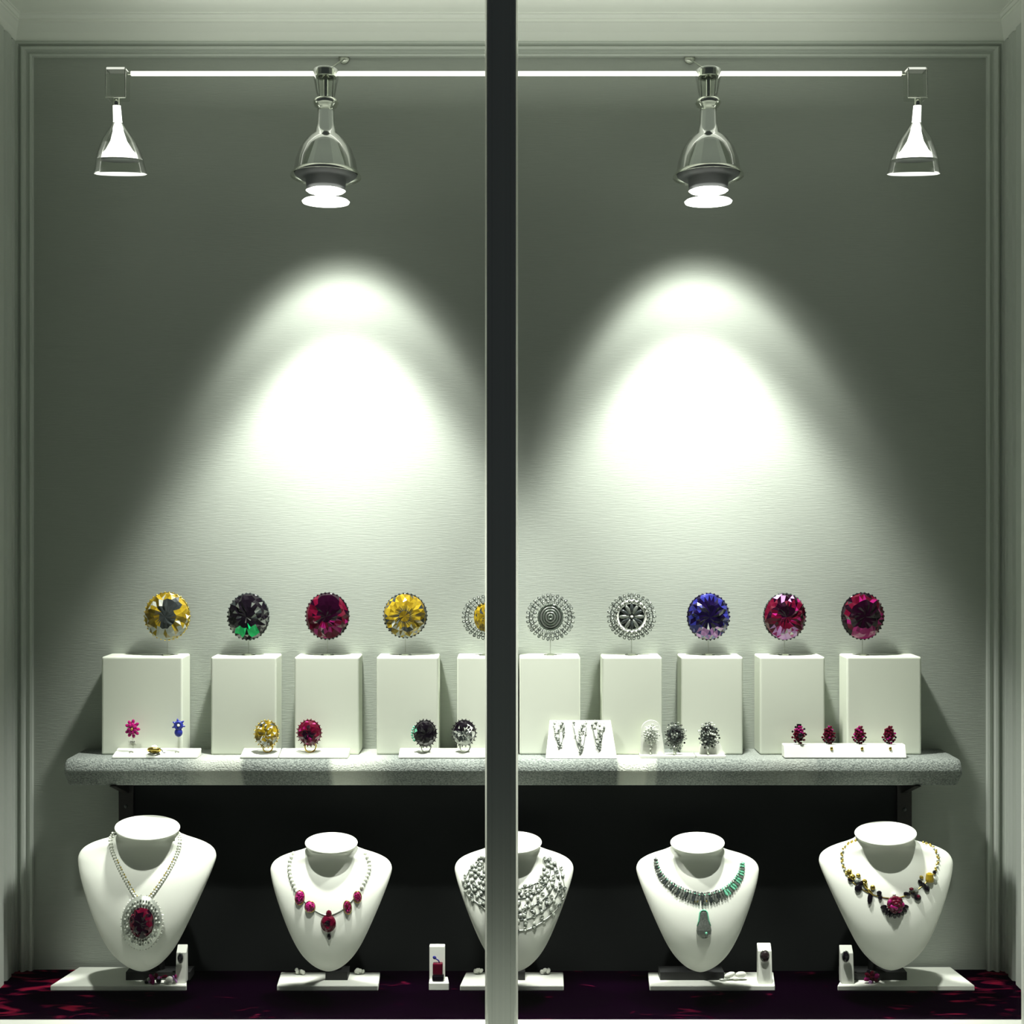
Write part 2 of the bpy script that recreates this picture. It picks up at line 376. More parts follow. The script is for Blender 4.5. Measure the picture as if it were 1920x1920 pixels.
# ------------------------------------------------------------------ gems
def gem(mb, c, rx, rz, dep, tone, seg=22, seed=0, rings=((1, 0), (.90, .34), (.72, .62), (.50, .82)), table=True, M=None, jit=.10, ty=0):
    """faceted stone facing -y; tone(x,z,rnd)->material index"""
    rn = random.Random(seed); vs = []; fs = []; mi = []
    T = Matrix.Translation(c) @ (M if M else Matrix.Identity(4))
    P = []
    for k, (r, h) in enumerate(rings):
        row = []
        for j in range(seg):
            a = 2 * PI * (j + .5 * (k % 2)) / seg
            jr = 1 + (rn.uniform(-jit, jit) if 0 < k else rn.uniform(-.02, .02)); jh = 1 + (rn.uniform(-jit, jit) * 1.5 if k else 0)
            row.append((r * jr * math.cos(a), -h * jh, r * jr * math.sin(a)))
        P.append(row)
    pts = [p for r in P for p in r]; n = seg
    def af(f):
        cx = sum(pts[i][0] for i in f) / len(f); cz_ = sum(pts[i][2] for i in f) / len(f)
        fs.append(f); mi.append(tone(cx, cz_, rn.random()))
    for k in range(len(rings) - 1):
        for j in range(n):
            j2 = (j + 1) % n
            a0, a1, b0, b1 = k * n + j, k * n + j2, (k + 1) * n + j, (k + 1) * n + j2
            if k % 2 == 0: af((a0, a1, b0)); af((a1, b1, b0))
            else: af((a0, a1, b1)); af((a0, b1, b0))
    ci = len(pts); pts.append((0, -rings[-1][1] * (1.0), 0)); k = len(rings) - 1
    inner = []
    for j in range(n): inner.append(len(pts)); a = 2 * PI * (j + .25) / n; pts.append((rings[-1][0] * .5 * math.cos(a), -rings[-1][1] * (1.02 + rn.uniform(-.05, .05)), rings[-1][0] * .5 * math.sin(a)))
    for j in range(n):
        j2 = (j + 1) % n; af((k * n + j, k * n + j2, inner[j])); af((k * n + j2, inner[j2], inner[j])); af((inner[j], inner[j2], ci))
    bi = len(pts); pts.append((0, .55, 0))
    for j in range(n): af(((j + 1) % n, j, bi))
    mb.add([(x * rx, y * dep, z * rz) for x, y, z in pts], fs, mi, False, T)
    return mb

def prongs(mb, c, rx, rz, n, r, mi=0, yo=-.0005, sy=1.4, jit=0, seed=0):
    rn = random.Random(seed)
    for i in range(n):
        a = 2 * PI * i / n + rn.uniform(-jit, jit); q = 1 + rn.uniform(-jit, jit) * .5
        mb.ell((c[0] + rx * q * math.cos(a), c[1] + yo, c[2] + rz * q * math.sin(a)), (r, r * sy, r), mi, 6, 4)
    return mb

def oval(t, x0, z0, rx, rz): # soft test
    return ((t[0] - x0) / rx) ** 2 + ((t[1] - z0) / rz) ** 2 < 1
def nz(x, z, s, seed): return noise.noise(Vector((x * s + seed * 7.3, z * s, seed)))

def t_yellow(x, z, r):
    if oval((x, z), .05, .05, .36, .62) or oval((x, z), .38, .55, .3, .25): return 2
    if z < -.42 and nz(x, z, 5, 1) > -.12: return 3
    return 0 if r < .5 else 1 if r < .86 else 3
def t_green(x, z, r):
    if oval((x, z), -.27, -.60, .27, .24) or oval((x, z), .29, -.57, .26, .24): return 2
    if r > .93: return 3
    return 0 if r < .9 else 1
def t_ruby(x, z, r):
    if oval((x, z), .1, .4, .55, .62): return 0
    if z < -.1 and r > .72: return 2
    return 1 if nz(x, z, 4, 2) > -.25 else 0
def t_gold(x, z, r):
    q = math.hypot(x, z)
    if .28 < q < .40: return 2
    if q < .28: return 1
    if oval((x, z), .12, -.58, .2, .16): return 2
    if z < -.25 and r > .72: return 3
    if q > .86 and r < .3: return 2
    return 0 if r < .6 else 1
def t_saph(x, z, r):
    if z < -.42 and abs(x) < .62 and z < -.3 - abs(x) * .1: return 2 if r < .62 else (3 if r > .84 else 1)
    if oval((x, z), .1, .1, .6, .7): return 0
    return 1 if r < .6 else 0
def t_pink(x, z, r):
    if z < -.42 and abs(x) < .62: return 3 if r < .6 else (4 if r < .82 else 2)
    if z > .72: return 3 if r < .55 else 0
    if oval((x, z), -.08, .32, .42, .32): return 0
    return 1 if r < .72 else 2 if r < .82 else 0
def t_rubyb(x, z, r):
    if z < -.48 and abs(x) < .55: return 2
    if oval((x, z), 0, .04, .66, .66): return 0
    q = math.hypot(x, z)
    if q > .88: return 0 if r < .6 else 1
    return 1 if r < .62 else 2 if r < .78 else 0

JY = -.03
top_items = [  # brighter facet tones paint the internal reflections of these stones
    (314, 1155, 43, 45, t_yellow, [GOLDY, GOLDD, GREYST, CLEAR], GOLDM, 'round yellow stone brooch with a charcoal centre, far left of the top row', 0, 'yellow'),
    (466, 1156, 39, 44, t_green, [BLKST, GREYST, EMER, SILVD], GREYST, 'black oval stone brooch with two green reflections painted near its bottom', 1, 'black'),
    (614, 1155, 41, 44, t_ruby, [RUBYD, RUBY, MAG], BLKST, 'dark red oval stone brooch, nearly black in its upper half', 2, 'ruby'),
    (760, 1154, 41, 42, t_gold, [GOLDY, GOLDD, GREYST, CLEAR], GREYST, 'golden round stone brooch with a ringed centre', 3, 'gold'),
    (1328, 1156, 40, 44, t_saph, [SAPHD, SAPH, LILAC, CLEAR], SAPHD, 'deep blue oval stone brooch with lilac reflections painted at its foot', 4, 'blue'),
    (1471, 1156, 40, 44, t_pink, [RUBYD, RUBY, MAG, LILAC, CLEAR], GREYST, 'pink red oval stone brooch with painted lilac and white glints at its foot', 5, 'pink'),
    (1617, 1155, 40, 44, t_rubyb, [RUBYD, RUBY, MAG], BLKST, 'dark red oval stone brooch with a magenta reflection painted at its foot, far right of the top row', 6, 'magenta')]
def clear_stand(px, name_lab, top_py, halfw=10):
    """acrylic fork with a small metal clip standing on a block"""
    base = Vector(((px - 960) * S(JY), JY, ptop))
    t = thing('clear_stand', name_lab, 'stand', base, group='clear stands on the white blocks')
    zt_ = cz(top_py, JY)
    obj('foot', MB().lathe([(1e-5, 0), (.012, 0), (.012, .0012), (.002, .002), (1e-5, .002)], base, 24), ACRYL, t)
    obj('stem', MB().cyl(base + Vector((0, 0, .002)), (base.x, JY, zt_), .0009, 0, 10), ACRYL, t)
    obj('clip', MB().box(base.x - .006, base.x + .006, JY - .006, JY + .004, ptop + .0001, ptop + .0032), SATIN, t)
    return t
for px, py, rx, rz, tn, ms, setm, lab, sd, col in top_items:
    s = S(JY); c = W(px, py, JY)
    t = thing('gem_brooch', lab, 'brooch', c, group='large brooches on clear stands')
    g = gem(MB(), c + Vector((0, -.004, 0)), rx * s * .97, rz * s * .97, .016, tn, 26, sd)
    obj('stone', g, ms, t)
    st = MB(); st.torus(c + Vector((0, .001, 0)), rx * s * .94, .0022, 0, None, 40, 6, rz / rx)
    prongs(st, c, rx * s * .985, rz * s * .985, 34, .0021, 0, -.002)
    obj('setting', st, setm, t)
    clear_stand(px, 'small clear acrylic stand holding up the %s stone brooch' % {'yellow': 'far left yellow', 'black': 'black and green', 'ruby': 'dark red third', 'gold': 'golden ringed', 'blue': 'deep blue', 'pink': 'pink and lilac', 'magenta': 'far right dark red'}[col], py + rz - 2)

def filigree(name, px, py, r, lab, cat, centre, Y=JY, group='large brooches on clear stands', sz=.96, seed=0, rings=3):
    s = S(Y); c = W(px, py, Y); rr = r * s; rn = random.Random(seed)
    t = thing(name, lab, cat, c, group=group)
    fr = MB()
    for k, (q, n, w) in enumerate(((.93, 30, .0030), (.79, 26, .0028), (.66, 22, .0026))[:rings]):
        for i in range(n):
            a = 2 * PI * (i + .5 * (k % 2)) / n
            p = c + Vector((rr * q * math.cos(a), -.002 - .002 * k, rr * q * sz * math.sin(a)))
            M = Matrix.Rotation(-a + rn.uniform(-.4, .4), 4, 'Y')
            fr.torus(p, w * .95, .0009, i % 2, M, 8, 4, .8)
            if rn.random() < .6: fr.ell(p + Vector((0, -.0008, 0)), .0013, 2 if rn.random() < .5 else 1, 6, 4)
    for i in range(24):
        a = 2 * PI * i / 24
        fr.cyl(c + Vector((rr * .50 * math.cos(a), -.001, rr * .50 * sz * math.sin(a))), c + Vector((rr * 1.0 * math.cos(a), -.001, rr * 1.0 * sz * math.sin(a))), .0006, i % 2, 5)
    fr.torus(c + Vector((0, -.001, 0)), rr * .86, .0008, 0, None, 40, 5, sz); fr.torus(c + Vector((0, -.001, 0)), rr * .72, .0007, 1, None, 40, 5, sz)
    obj('filigree_rim', fr, [SILVB, SILVD, CLEAR], t)
    if centre == 'gold':
        g = gem(MB(), c + Vector((0, -.004, 0)), rr * .5, rr * .62, .008, lambda x, z, q: 0 if q < .5 else 1 if q < .85 else 2, 16, seed); obj('centre_stone', g, [GOLDY, GOLDD, GREYST], t, label='golden centre stone')
    elif centre == 'grey':
        m2 = MB()
        for k in range(5): m2.torus(c + Vector((0, -.003 - .0008 * k, 0)), rr * (.48 - .10 * k), .0022, k % 2, None, 26, 6, 1.05)
        m2.ell(c + Vector((0, -.004, 0)), (rr * .1, .003, rr * .1), 1); m2.lathe([(1e-5, 0), (rr * .5, 0)], c + Vector((0, -.002, 0)), 30, 0, Matrix.Rotation(PI / 2, 4, 'X'))
        obj('centre_disc', m2, [mat('pale_oxide', (.22, .26, .22), .3, metal=.7), SILVD], t)
    else:
        m2 = MB(); m2.torus(c + Vector((0, -.003, 0)), rr * .60, .0032, 2, None, 40, 8, 1.06)
        for i in range(12):
            a = 2 * PI * i / 12; m2.ell(c + Vector((rr * .30 * math.cos(a), -.004, rr * .33 * math.sin(a))), (rr * .23, .003, rr * .085), i % 2, 8, 5, Matrix.Rotation(-a, 4, 'Y'))
        m2.ell(c + Vector((0, -.006, 0)), .0028, 2)
        m2.lathe([(1e-5, 0), (rr * .52, 0)], c + Vector((0, -.002, 0)), 30, 1, Matrix.Rotation(PI / 2, 4, 'X'))
        obj('flower_centre', m2, [SILVD, GREYST, PEARL], t, label='dark flower centre inside a white ring')
    return t
filigree('filigree_brooch', 910, 1157, 44, 'lacy silver brooch with a golden centre, half hidden by the mullion', 'brooch', 'gold', seed=1)
filigree('filigree_brooch', 1032, 1157, 46, 'lacy silver brooch with a plain grey round centre right of the mullion', 'brooch', 'grey', seed=2)
filigree('filigree_brooch', 1184, 1156, 46, 'lacy silver brooch with a dark flower centre in a white ring', 'brooch', 'flower', seed=3)
clear_stand(910, 'small clear acrylic stand behind the mullion, under the half hidden silver brooch', 1199)
clear_stand(1032, 'small clear acrylic stand under the silver brooch with a plain grey centre', 1199)
clear_stand(1184, 'small clear acrylic stand under the silver brooch with a dark flower centre', 1198)

# ------------------------------------------------------------------ trays and small jewels on the shelf
TB, TF = PY - .0015, -.088
def shelf_tray(x0, x1, lab, hb=.013, hf=.004, rl=0, tf=TF):
    a, b = (x0 - 960) * S(tf), (x1 - 960) * S(tf)
    mb = MB().add([(a, tf, SZ), (b, tf, SZ), (b, TB, SZ), (a, TB, SZ), (a, tf, SZ + hf), (b, tf, SZ + hf), (b, TB, SZ + hb), (a, TB, SZ + hb)],
                  [(0, 3, 2, 1), (4, 5, 6, 7), (0, 1, 5, 4), (1, 2, 6, 5), (2, 3, 7, 6), (3, 0, 4, 7)], 0, False)
    o = obj('display_tray', mb, CARD, bevel=.0012); own_origin(o, ((a + b) / 2, (tf + TB) / 2, SZ)); tag(o, lab, 'tray', 'white trays on the shelf')
    return o
def tray_z(Y, hb=.013, hf=.004): return SZ + hf + (hb - hf) * (TF - Y) / (TF - TB)
shelf_tray(210, 369, 'long white sloping tray holding a small gold ring at the left of the shelf')
shelf_tray(450, 521, 'short white tray under the yellow stone ring')
shelf_tray(523, 652, 'white tray under the dark red stone ring')
shelf_tray(747, 925, 'white tray under the two black stone rings beside the mullion')

def post(px, zfrom, pytop, Y, lab, r=.0012):
    b = Vector(((px - 960) * S(Y), Y, zfrom)); t = thing('clear_post', lab, 'stand', b, group='clear posts on the shelf trays')
    obj('foot', MB().lathe([(1e-5, 0), (.007, 0), (.007, .0012), (1e-5, .0014)], b, 18), ACRYL, t)
    obj('stem', MB().cyl(b, (b.x, Y, cz(pytop, Y)), r), ACRYL, t); return t

def flower(name, px, py, rx, rz, n, ms, centre, lab, Y, seed=0, group=None, cat='brooch'):
    s = S(Y); c = W(px, py, Y); t = thing(name, lab, cat, c, group=group); rn = random.Random(seed)
    pe = MB()
    for k, (q, m) in enumerate(((.78, n), (.42, n - 2))):
        for i in range(m):
            a = 2 * PI * (i + .5 * k) / m + rn.uniform(-.1, .1)
            pe.ell(c + Vector((rx * s * q * math.cos(a), -.002 * (k + 1), rz * s * q * math.sin(a))), (rx * s * .36, .0024, rx * s * .25), rn.randrange(len(ms)), 7, 5, Matrix.Rotation(-a, 4, 'Y'), False)
    pe.ell(c, (rx * s * .6, .002, rz * s * .6), 0, 12, 6)
    obj('petals', pe, ms, t)
    obj('centre_stone', MB().ell(c + Vector((0, -.006, 0)), (rx * s * .18, .002, rz * s * .14), 0), centre, t)
    return t
YJ = -.072
flower('flower_brooch', 249, 1366, 13, 17, 9, [PINK, MAG], GOLDM, 'small pink flower brooch in front of the far left block', YJ, 1)
post(249, tray_z(YJ), 1380, YJ, 'thin clear post under the small pink flower brooch')
pm = MB().box((244 - 960) * S(PY), (254 - 960) * S(PY), PY - .0004, PY, cz(1392.5, PY), cz(1388, PY))
tg = obj('price_tag', MB().box(-.0055, .0055, -.0004, 0, -.003, .003), CARD); tg.location = W(249, 1390.5, PY - .0002); tag(tg, 'tiny printed tag stuck on the far left white block', 'tag')
pr_ = MB()
for i in range(4): pr_.box(-.0042 + i * .0022, -.0028 + i * .0022, -.0007, -.0004, -.0018 + (i % 2) * .0006, .0018 - (i % 3) * .0004)
ink = obj('printed_marks', pr_, PRINT); ink.parent = tg
def bug(px, py, Y):
    s = S(Y); c = W(px, py, Y); t = thing('blue_brooch', 'small bright blue brooch beside the right edge of the far left block', 'brooch', c)
    b = MB(); b.ell(c + Vector((0, -.001, -.007)), (.0075, .003, .0082), 0, 12, 8); b.torus(c + Vector((0, -.001, .006)), .0058, .0031, 0, None, 16, 7, 1.0)
    for a in (40, 100, 150, 200, -10): b.ell(c + Vector((.0085 * math.cos(R(a)), -.001, .006 + .0085 * math.sin(R(a)))), (.0042, .002, .0019), 0, 7, 5, Matrix.Rotation(-R(a), 4, 'Y'))
    obj('blue_body', b, mat('blue_enamel', (.035, .05, .36), .2, var=(300, (.03, .04, .28))), t)
    obj('pearl_bead', MB().ell(c + Vector((.0005, -.0035, .006)), .0024), PEARL, t)
bug(335, 1366, YJ)
post(335, tray_z(YJ), 1381, YJ, 'thin clear post under the small bright blue brooch')
# gold ring with pearl on the first tray
c = W(289, 1414, -.082); c.z = tray_z(-.082) + .0085
t = thing('gold_ring', 'small gold ring with a white pearl lying on the leftmost shelf tray', 'ring', c)
obj('band', MB().torus(c, .0095, .0033, 0, Matrix.Rotation(R(62), 4, 'X'), 28, 10, .8), GOLDM, t)
obj('pearl', MB().ell(c + Vector((0, .001, .0045)), (.0062, .005, .0045)), PEARL, t)
obj('shoulder', MB().tube([c + Vector((.010, -.001, .004)), c + Vector((.014, -.001, .001)), c + Vector((.017, -.002, -.004)), c + Vector((.021, -.002, -.0045))], .0011), SILVD, t)

def stone_ring(px, py, rx, rz, tn, ms, setm, lab, seed, Y=-.074, zbase=None, foot=True, side=None):
    s = S(Y); c = W(px, py, Y); t = thing('cocktail_ring', lab, 'ring', Vector((c.x, Y, zbase)), group='large stone rings on the shelf trays')
    t['_o'] = tuple(Vector((c.x, Y, zbase)))
    obj('stone', gem(MB(), c + Vector((0, -.003, 0)), rx * s * .93, rz * s * .93, .010, tn, 18, seed), ms, t)
    st = MB(); st.torus(c + Vector((0, .001, 0)), rx * s * .9, .0018, 0, None, 30, 6, rz / rx)
    n = 22
    for i in range(n):
        a = 2 * PI * i / n; st.ell(c + Vector((rx * s * .98 * math.cos(a), -.001, rz * s * .98 * math.sin(a))), (.0028, .002, .0011), 0, 6, 4, Matrix.Rotation(-a, 4, 'Y'))
    obj('setting', st, setm, t)
    lo = c.z - rz * s * .85
    r_ = max(.004, (lo - zbase) / 2 + .0025)
    obj('band', MB().torus((c.x + .002, Y + .001, zbase + r_ + .0006), r_, .0013, 0, Matrix.Rotation(R(25), 4, 'Z'), 22, 7), side or SATIN, t)
    return t
zb = tray_z(-.074)
stone_ring(500, 1376, 23, 26, lambda x, z, r: 2 if (z > .6 and r < .4) else (3 if (z < -.45 and r < .6) or r > .9 else 0 if r < .6 else 1), [GOLDY, GOLDD, GREYST, CLEAR], GOLDM, 'yellow stone ring standing on the short shelf tray', 11, zbase=zb, side=GOLDM)
stone_ring(580, 1374, 23, 25, lambda x, z, r: 0 if (oval((x, z), 0, -.05, .55, .35) and r < .85) or oval((x, z), 0, .6, .2, .15) else 1 if r < .92 else 2, [RUBYD, RUBY, MAG], RUBY, 'dark red stone ring standing on a shelf tray', 12, zbase=zb, side=GOLDM)
t = stone_ring(797, 1375, 22, 26, lambda x, z, r: 0 if x > -.75 else (1 if r < .5 else 0), [BLKST, EMERD, GREYST], BLKST, 'jet black stone ring with green stones down its left edge', 13, zbase=zb)
e = MB(); c = W(797, 1375, -.074)
for i in range(6):
    a = PI + (i - 2.5) * .22; e.ell(c + Vector((.0235 * math.cos(a), -.002, .0225 * math.sin(a))), .0023, 0, 7, 5)
obj('green_stone', e, EMERD, t)
stone_ring(870, 1374, 23, 25, lambda x, z, r: 0 if z > .25 and r < .8 else (3 if r > .8 or z < -.6 else 1 if r < .6 else 2), [BLKST, GREYST, SILVD, CLEAR], BLKST, 'smoky grey stone ring beside the left of the mullion', 14, zbase=zb)

# leaning card with three silver brooches
def card(x0b, x1b, x0t, x1t, pyb, pyt, Yb, Yt, lab, th=.004, cat='display card', name='leaning_card'):
    a0, a1 = (x0b - 960) * S(Yb), (x1b - 960) * S(Yb); b0, b1 = (x0t - 960) * S(Yt), (x1t - 960) * S(Yt); zt_ = cz(pyt, Yt)
    mb = MB().add([(a0, Yb, SZ), (a1, Yb, SZ), (a1, Yb + th, SZ), (a0, Yb + th, SZ), (b0, Yt, zt_), (b1, Yt, zt_), (b1, Yt + th, zt_), (b0, Yt + th, zt_)],
                  [(0, 3, 2, 1), (4, 5, 6, 7), (0, 1, 5, 4), (1, 2, 6, 5), (2, 3, 7, 6), (3, 0, 4, 7)], 0, False)
    o = obj(name, mb, CARD, bevel=.0008); own_origin(o, ((a0 + a1) / 2, Yb, SZ)); return tag(o, lab, cat)
card(1023, 1157, 1031, 1145, 1422, 1351, -.088, -.063, 'white leaning card showing three silver drop brooches beside the mullion')
def card_y(z): 
    zt_ = cz(1351, -.063); return -.088 + .025 * (z - SZ) / (zt_ - SZ)
def silver_drop(px, py, hw, hh, lab, seed):
    rn = random.Random(seed); zc = cz(py, -.075); Y = card_y(zc) - .0015; c = W(px, py, Y); s = S(Y)
    t = thing('silver_brooch', lab, 'brooch', c, group='silver brooches on the leaning card')
    b = MB(); g = MB(); sl = (.025 / (cz(1351, -.063) - SZ))
    for i in range(22):
        u = i / 21; zz = 1 - 2 * u; w = (.95 if u < .25 else (1.0 - (u - .25) * 1.05)); xx = rn.uniform(-1, 1) * w
        p = c + Vector((xx * hw * s, zz * hh * s * sl - .001, zz * hh * s))
        b.torus(p, .0024, .0007, i % 2, Matrix.Rotation(rn.uniform(0, 3), 4, 'Y'), 9, 5, .7)
        if i % 2: g.ell(p + Vector((0, -.001, 0)), (.0016, .0012, .002), 0, 6, 4)
    for sgn in (-1, 1):
        b.tube([c + Vector((sgn * hw * s * q[0], q[1] * hh * s * sl - .0008, q[1] * hh * s)) for q in ((.95, .9), (.8, .4), (.65, 0), (.45, -.5), (.1, -.95))], .0008, 1)
    b.tube([c + Vector((0, q * hh * s * sl - .0012, q * hh * s)) for q in (.7, .2, -.3, -.9)], .0008, 0)
    obj('silver_frame', b, [SILV, SILVD], t); obj('crystals', g, SILVD, t)
silver_drop(1049, 1377, 12, 22, 'silver drop brooch at the left of the leaning card', 1)
silver_drop(1088, 1381, 14, 27, 'longest silver drop brooch at the middle of the leaning card', 2)
silver_drop(1122, 1378, 12, 24, 'curled silver drop brooch at the right of the leaning card', 3)

# two little stands with three silver clusters
def arch_stand(x0, x1, xc, rw, pyt, lab):
    Yb = -.086; s = S(Yb); a, b = (x0 - 960) * s, (x1 - 960) * s; xc_ = (xc - 960) * s; zt_ = cz(pyt, Yb)
    t = thing('arch_stand', lab, 'stand', (xc_, Yb, SZ), group='white arched stands on the shelf')
    obj('base', MB().box(a, b, Yb, Yb + .026, SZ, SZ + .005), CARD, t, bevel=.0008)
    pts = [(xc_ - rw * s * 1.15, SZ + .005)]; r_ = rw * s; zc = zt_ - r_
    poly = [(xc_ + r_ * 1.35, SZ + .005)] + [(xc_ + r_ * math.cos(PI * i / 16), zc + r_ * math.sin(PI * i / 16)) for i in range(17)] + [(xc_ - r_ * 1.1, SZ + .005)]
    n = len(poly); yy = Yb + .014
    mb = MB().add([(x, yy, z) for x, z in poly] + [(x, yy + .003, z) for x, z in poly], [tuple(range(n))[::-1], tuple(range(n, 2 * n))] + [(i, (i + 1) % n, n + (i + 1) % n, n + i) for i in range(n)], 0, False)
    obj('arched_back', mb, CARD, t)
arch_stand(1201, 1304, 1223, 19, 1353, 'white arched stand behind the small pale silver cluster')
arch_stand(1306, 1361, 1336, 21, 1388, 'low white arched stand behind the rightmost dark silver cluster')
def cluster(px, py, hw, hh, lab, seed, ms, Y, n=60, band=None, zb=None):
    rn = random.Random(seed); c = W(px, py, Y); s = S(Y)
    t = thing('silver_ring', lab, 'ring', c, group='silver cluster rings on the shelf')
    b = MB(); b.ell(c + Vector((0, .001, 0)), (hw * s * .8, .0025, hh * s * .8), 0, 14, 8)
    for i in range(n):
        q = math.sqrt((i + .5) / n); a = i * 2.39996; p = c + Vector((q * hw * s * math.cos(a), -.002 - .004 * (1 - q), q * hh * s * math.sin(a) * (1.0 if math.sin(a) > 0 else 1.0)))
        r_ = rn.uniform(.0014, .0024)
        if rn.random() < .35: b.torus(p, r_, .0007, rn.randrange(len(ms)), Matrix.Rotation(rn.uniform(0, 3), 4, 'X'), 8, 4)
        else: b.ell(p, (r_, r_ * .8, r_), rn.randrange(len(ms)), 6, 4, Matrix.Rotation(rn.uniform(0, 3), 4, 'Y'), False)
    obj('cluster_head', b, ms, t)
    if band: obj('band', MB().torus((c.x, Y + .002, zb + band), band, .0016, 0, Matrix.Rotation(R(70), 4, 'Z'), 20, 6), SATIN, t)
ys = -.0765
cluster(1221, 1377, 16, 20, 'small pale silver cluster ring on the white arched stand', 1, [CLEAR, SILV, CLEAR], ys, 40, .006, SZ + .0055)
cluster(1266, 1380, 21, 27, 'dark silver cluster ring standing between the two arched stands', 2, [SILVD, GREYST, SILV, BLKST], ys - .002, 70, .009, SZ + .0055)
cluster(1329, 1379, 20, 26, 'darkest silver cluster ring, right of the three on the shelf', 3, [SILVD, GREYST, BLKST, SILVD, CLEAR], ys - .002, 70, .0075, SZ + .0055)

# long bar with four red earrings
a, b = (1471 - 960) * S(-.088), (1700 - 960) * S(-.088)
zbar = SZ + .0235
o = obj('earring_bar', MB().box(a, b, -.088, -.066, SZ + .0012, zbar, ty=.007), CARD, bevel=.001)
own_origin(o, ((a + b) / 2, -.077, SZ)); tag(o, 'long white bar holding four small red earrings at the right of the shelf', 'earring holder')
fm = MB().box(a + .002 - (a + b) / 2, b - .002 - (a + b) / 2, -.009, .010, 0, .0013); f_ = obj('foot', fm, SATIN); f_.parent = o
for i, (px, lab) in enumerate(((1498, 'red earring with a black centre, leftmost on the long white bar'), (1554, 'second red earring from the left on the long white bar'),
                              (1611, 'third red earring on the long white bar, with a gold drop below'), (1667, 'rightmost red earring on the long white bar'))):
    Y = -.077; c = W(px, 1377, Y); s = S(Y); rn = random.Random(i); t = thing('red_earring', lab, 'earring', (c.x, Y, zbar), group='red earrings on the long white bar')
    b_ = MB()
    for k in range(26):
        q = math.sqrt((k + .5) / 26); an = k * 2.39996; zz = q * math.sin(an); xx = q * math.cos(an) * (1 - .35 * zz)
        b_.ell(c + Vector((xx * 12 * s, -.002 - .003 * (1 - q), zz * 17 * s)), (.0024, .0018, .0022), rn.choice((0, 0, 1, 2)), 6, 4, None, False)
    b_.ell(c, (.0095, .0025, .0135), 0)
    obj('red_stones', b_, [RUBY, MAG, RUBY], t)
    d = MB()
    for k in range(9):
        an = R(200 + k * 17.5) if i else R(40 * k); d.ell(c + Vector((.0125 * math.cos(an), -.001, .0155 * math.sin(an))), (.0022, .0015, .0022), 0, 6, 4)
    if i == 0: d.ell(c + Vector((.001, -.006, -.001)), (.0042, .002, .0046), 0); d.box(c.x - .004, c.x + .004, Y - .002, Y + .001, c.z + .012, c.z + .019)
    obj('dark_stones', d, BLKST, t)
    obj('post', MB().cyl((c.x, Y, c.z - .014), (c.x, Y, zbar), .0010), SATIN, t)
    if i: obj('gold_bead', MB().ell((c.x + .003 * (i != 3), -.0845, zbar - .006), (.0028, .0016, .0034)), GOLDM, t)

# ------------------------------------------------------------------ display busts
def cat_rom(rows, sub):
    out = []
    for i in range(len(rows) - 1):
        p0, p1, p2, p3 = rows[max(i - 1, 0)], rows[i], rows[i + 1], rows[min(i + 2, len(rows) - 1)]
        for k in range(sub):
            t = k / sub
            out.append([.5 * ((2 * b) + (-a + c) * t + (2 * a - 5 * b + 4 * c - d) * t * t + (-a + 3 * b - 3 * c + d) * t ** 3) for a, b, c, d in zip(p0, p1, p2, p3)])
    out.append(list(rows[-1])); return out
BODY = [  # dy px (of 261), half width px (of 130), front y, back y
    (4, 57.0, -.0535, .053), (9, 55.5, -.0430, .050), (15, 57, -.0330, .046), (21, 68, -.0270, .041), (27, 92, -.0240, .036), (33, 110, -.0225, .031), (41, 123, -.0230, .027), (51, 129.5, -.0265, .023),
    (63, 129.5, -.0325, .019), (90, 120.5, -.0450, .010), (130, 104, -.0560, .000), (170, 86, -.0610, -.008), (200, 71, -.0600, -.012), (222, 57, -.0560, -.015), (238, 43, -.0500, -.018), (250, 29, -.0430, -.020), (258, 14, -.0360, -.024), (261, 2, -.0310, -.028)]
BUSTS = {}
BY = -.135
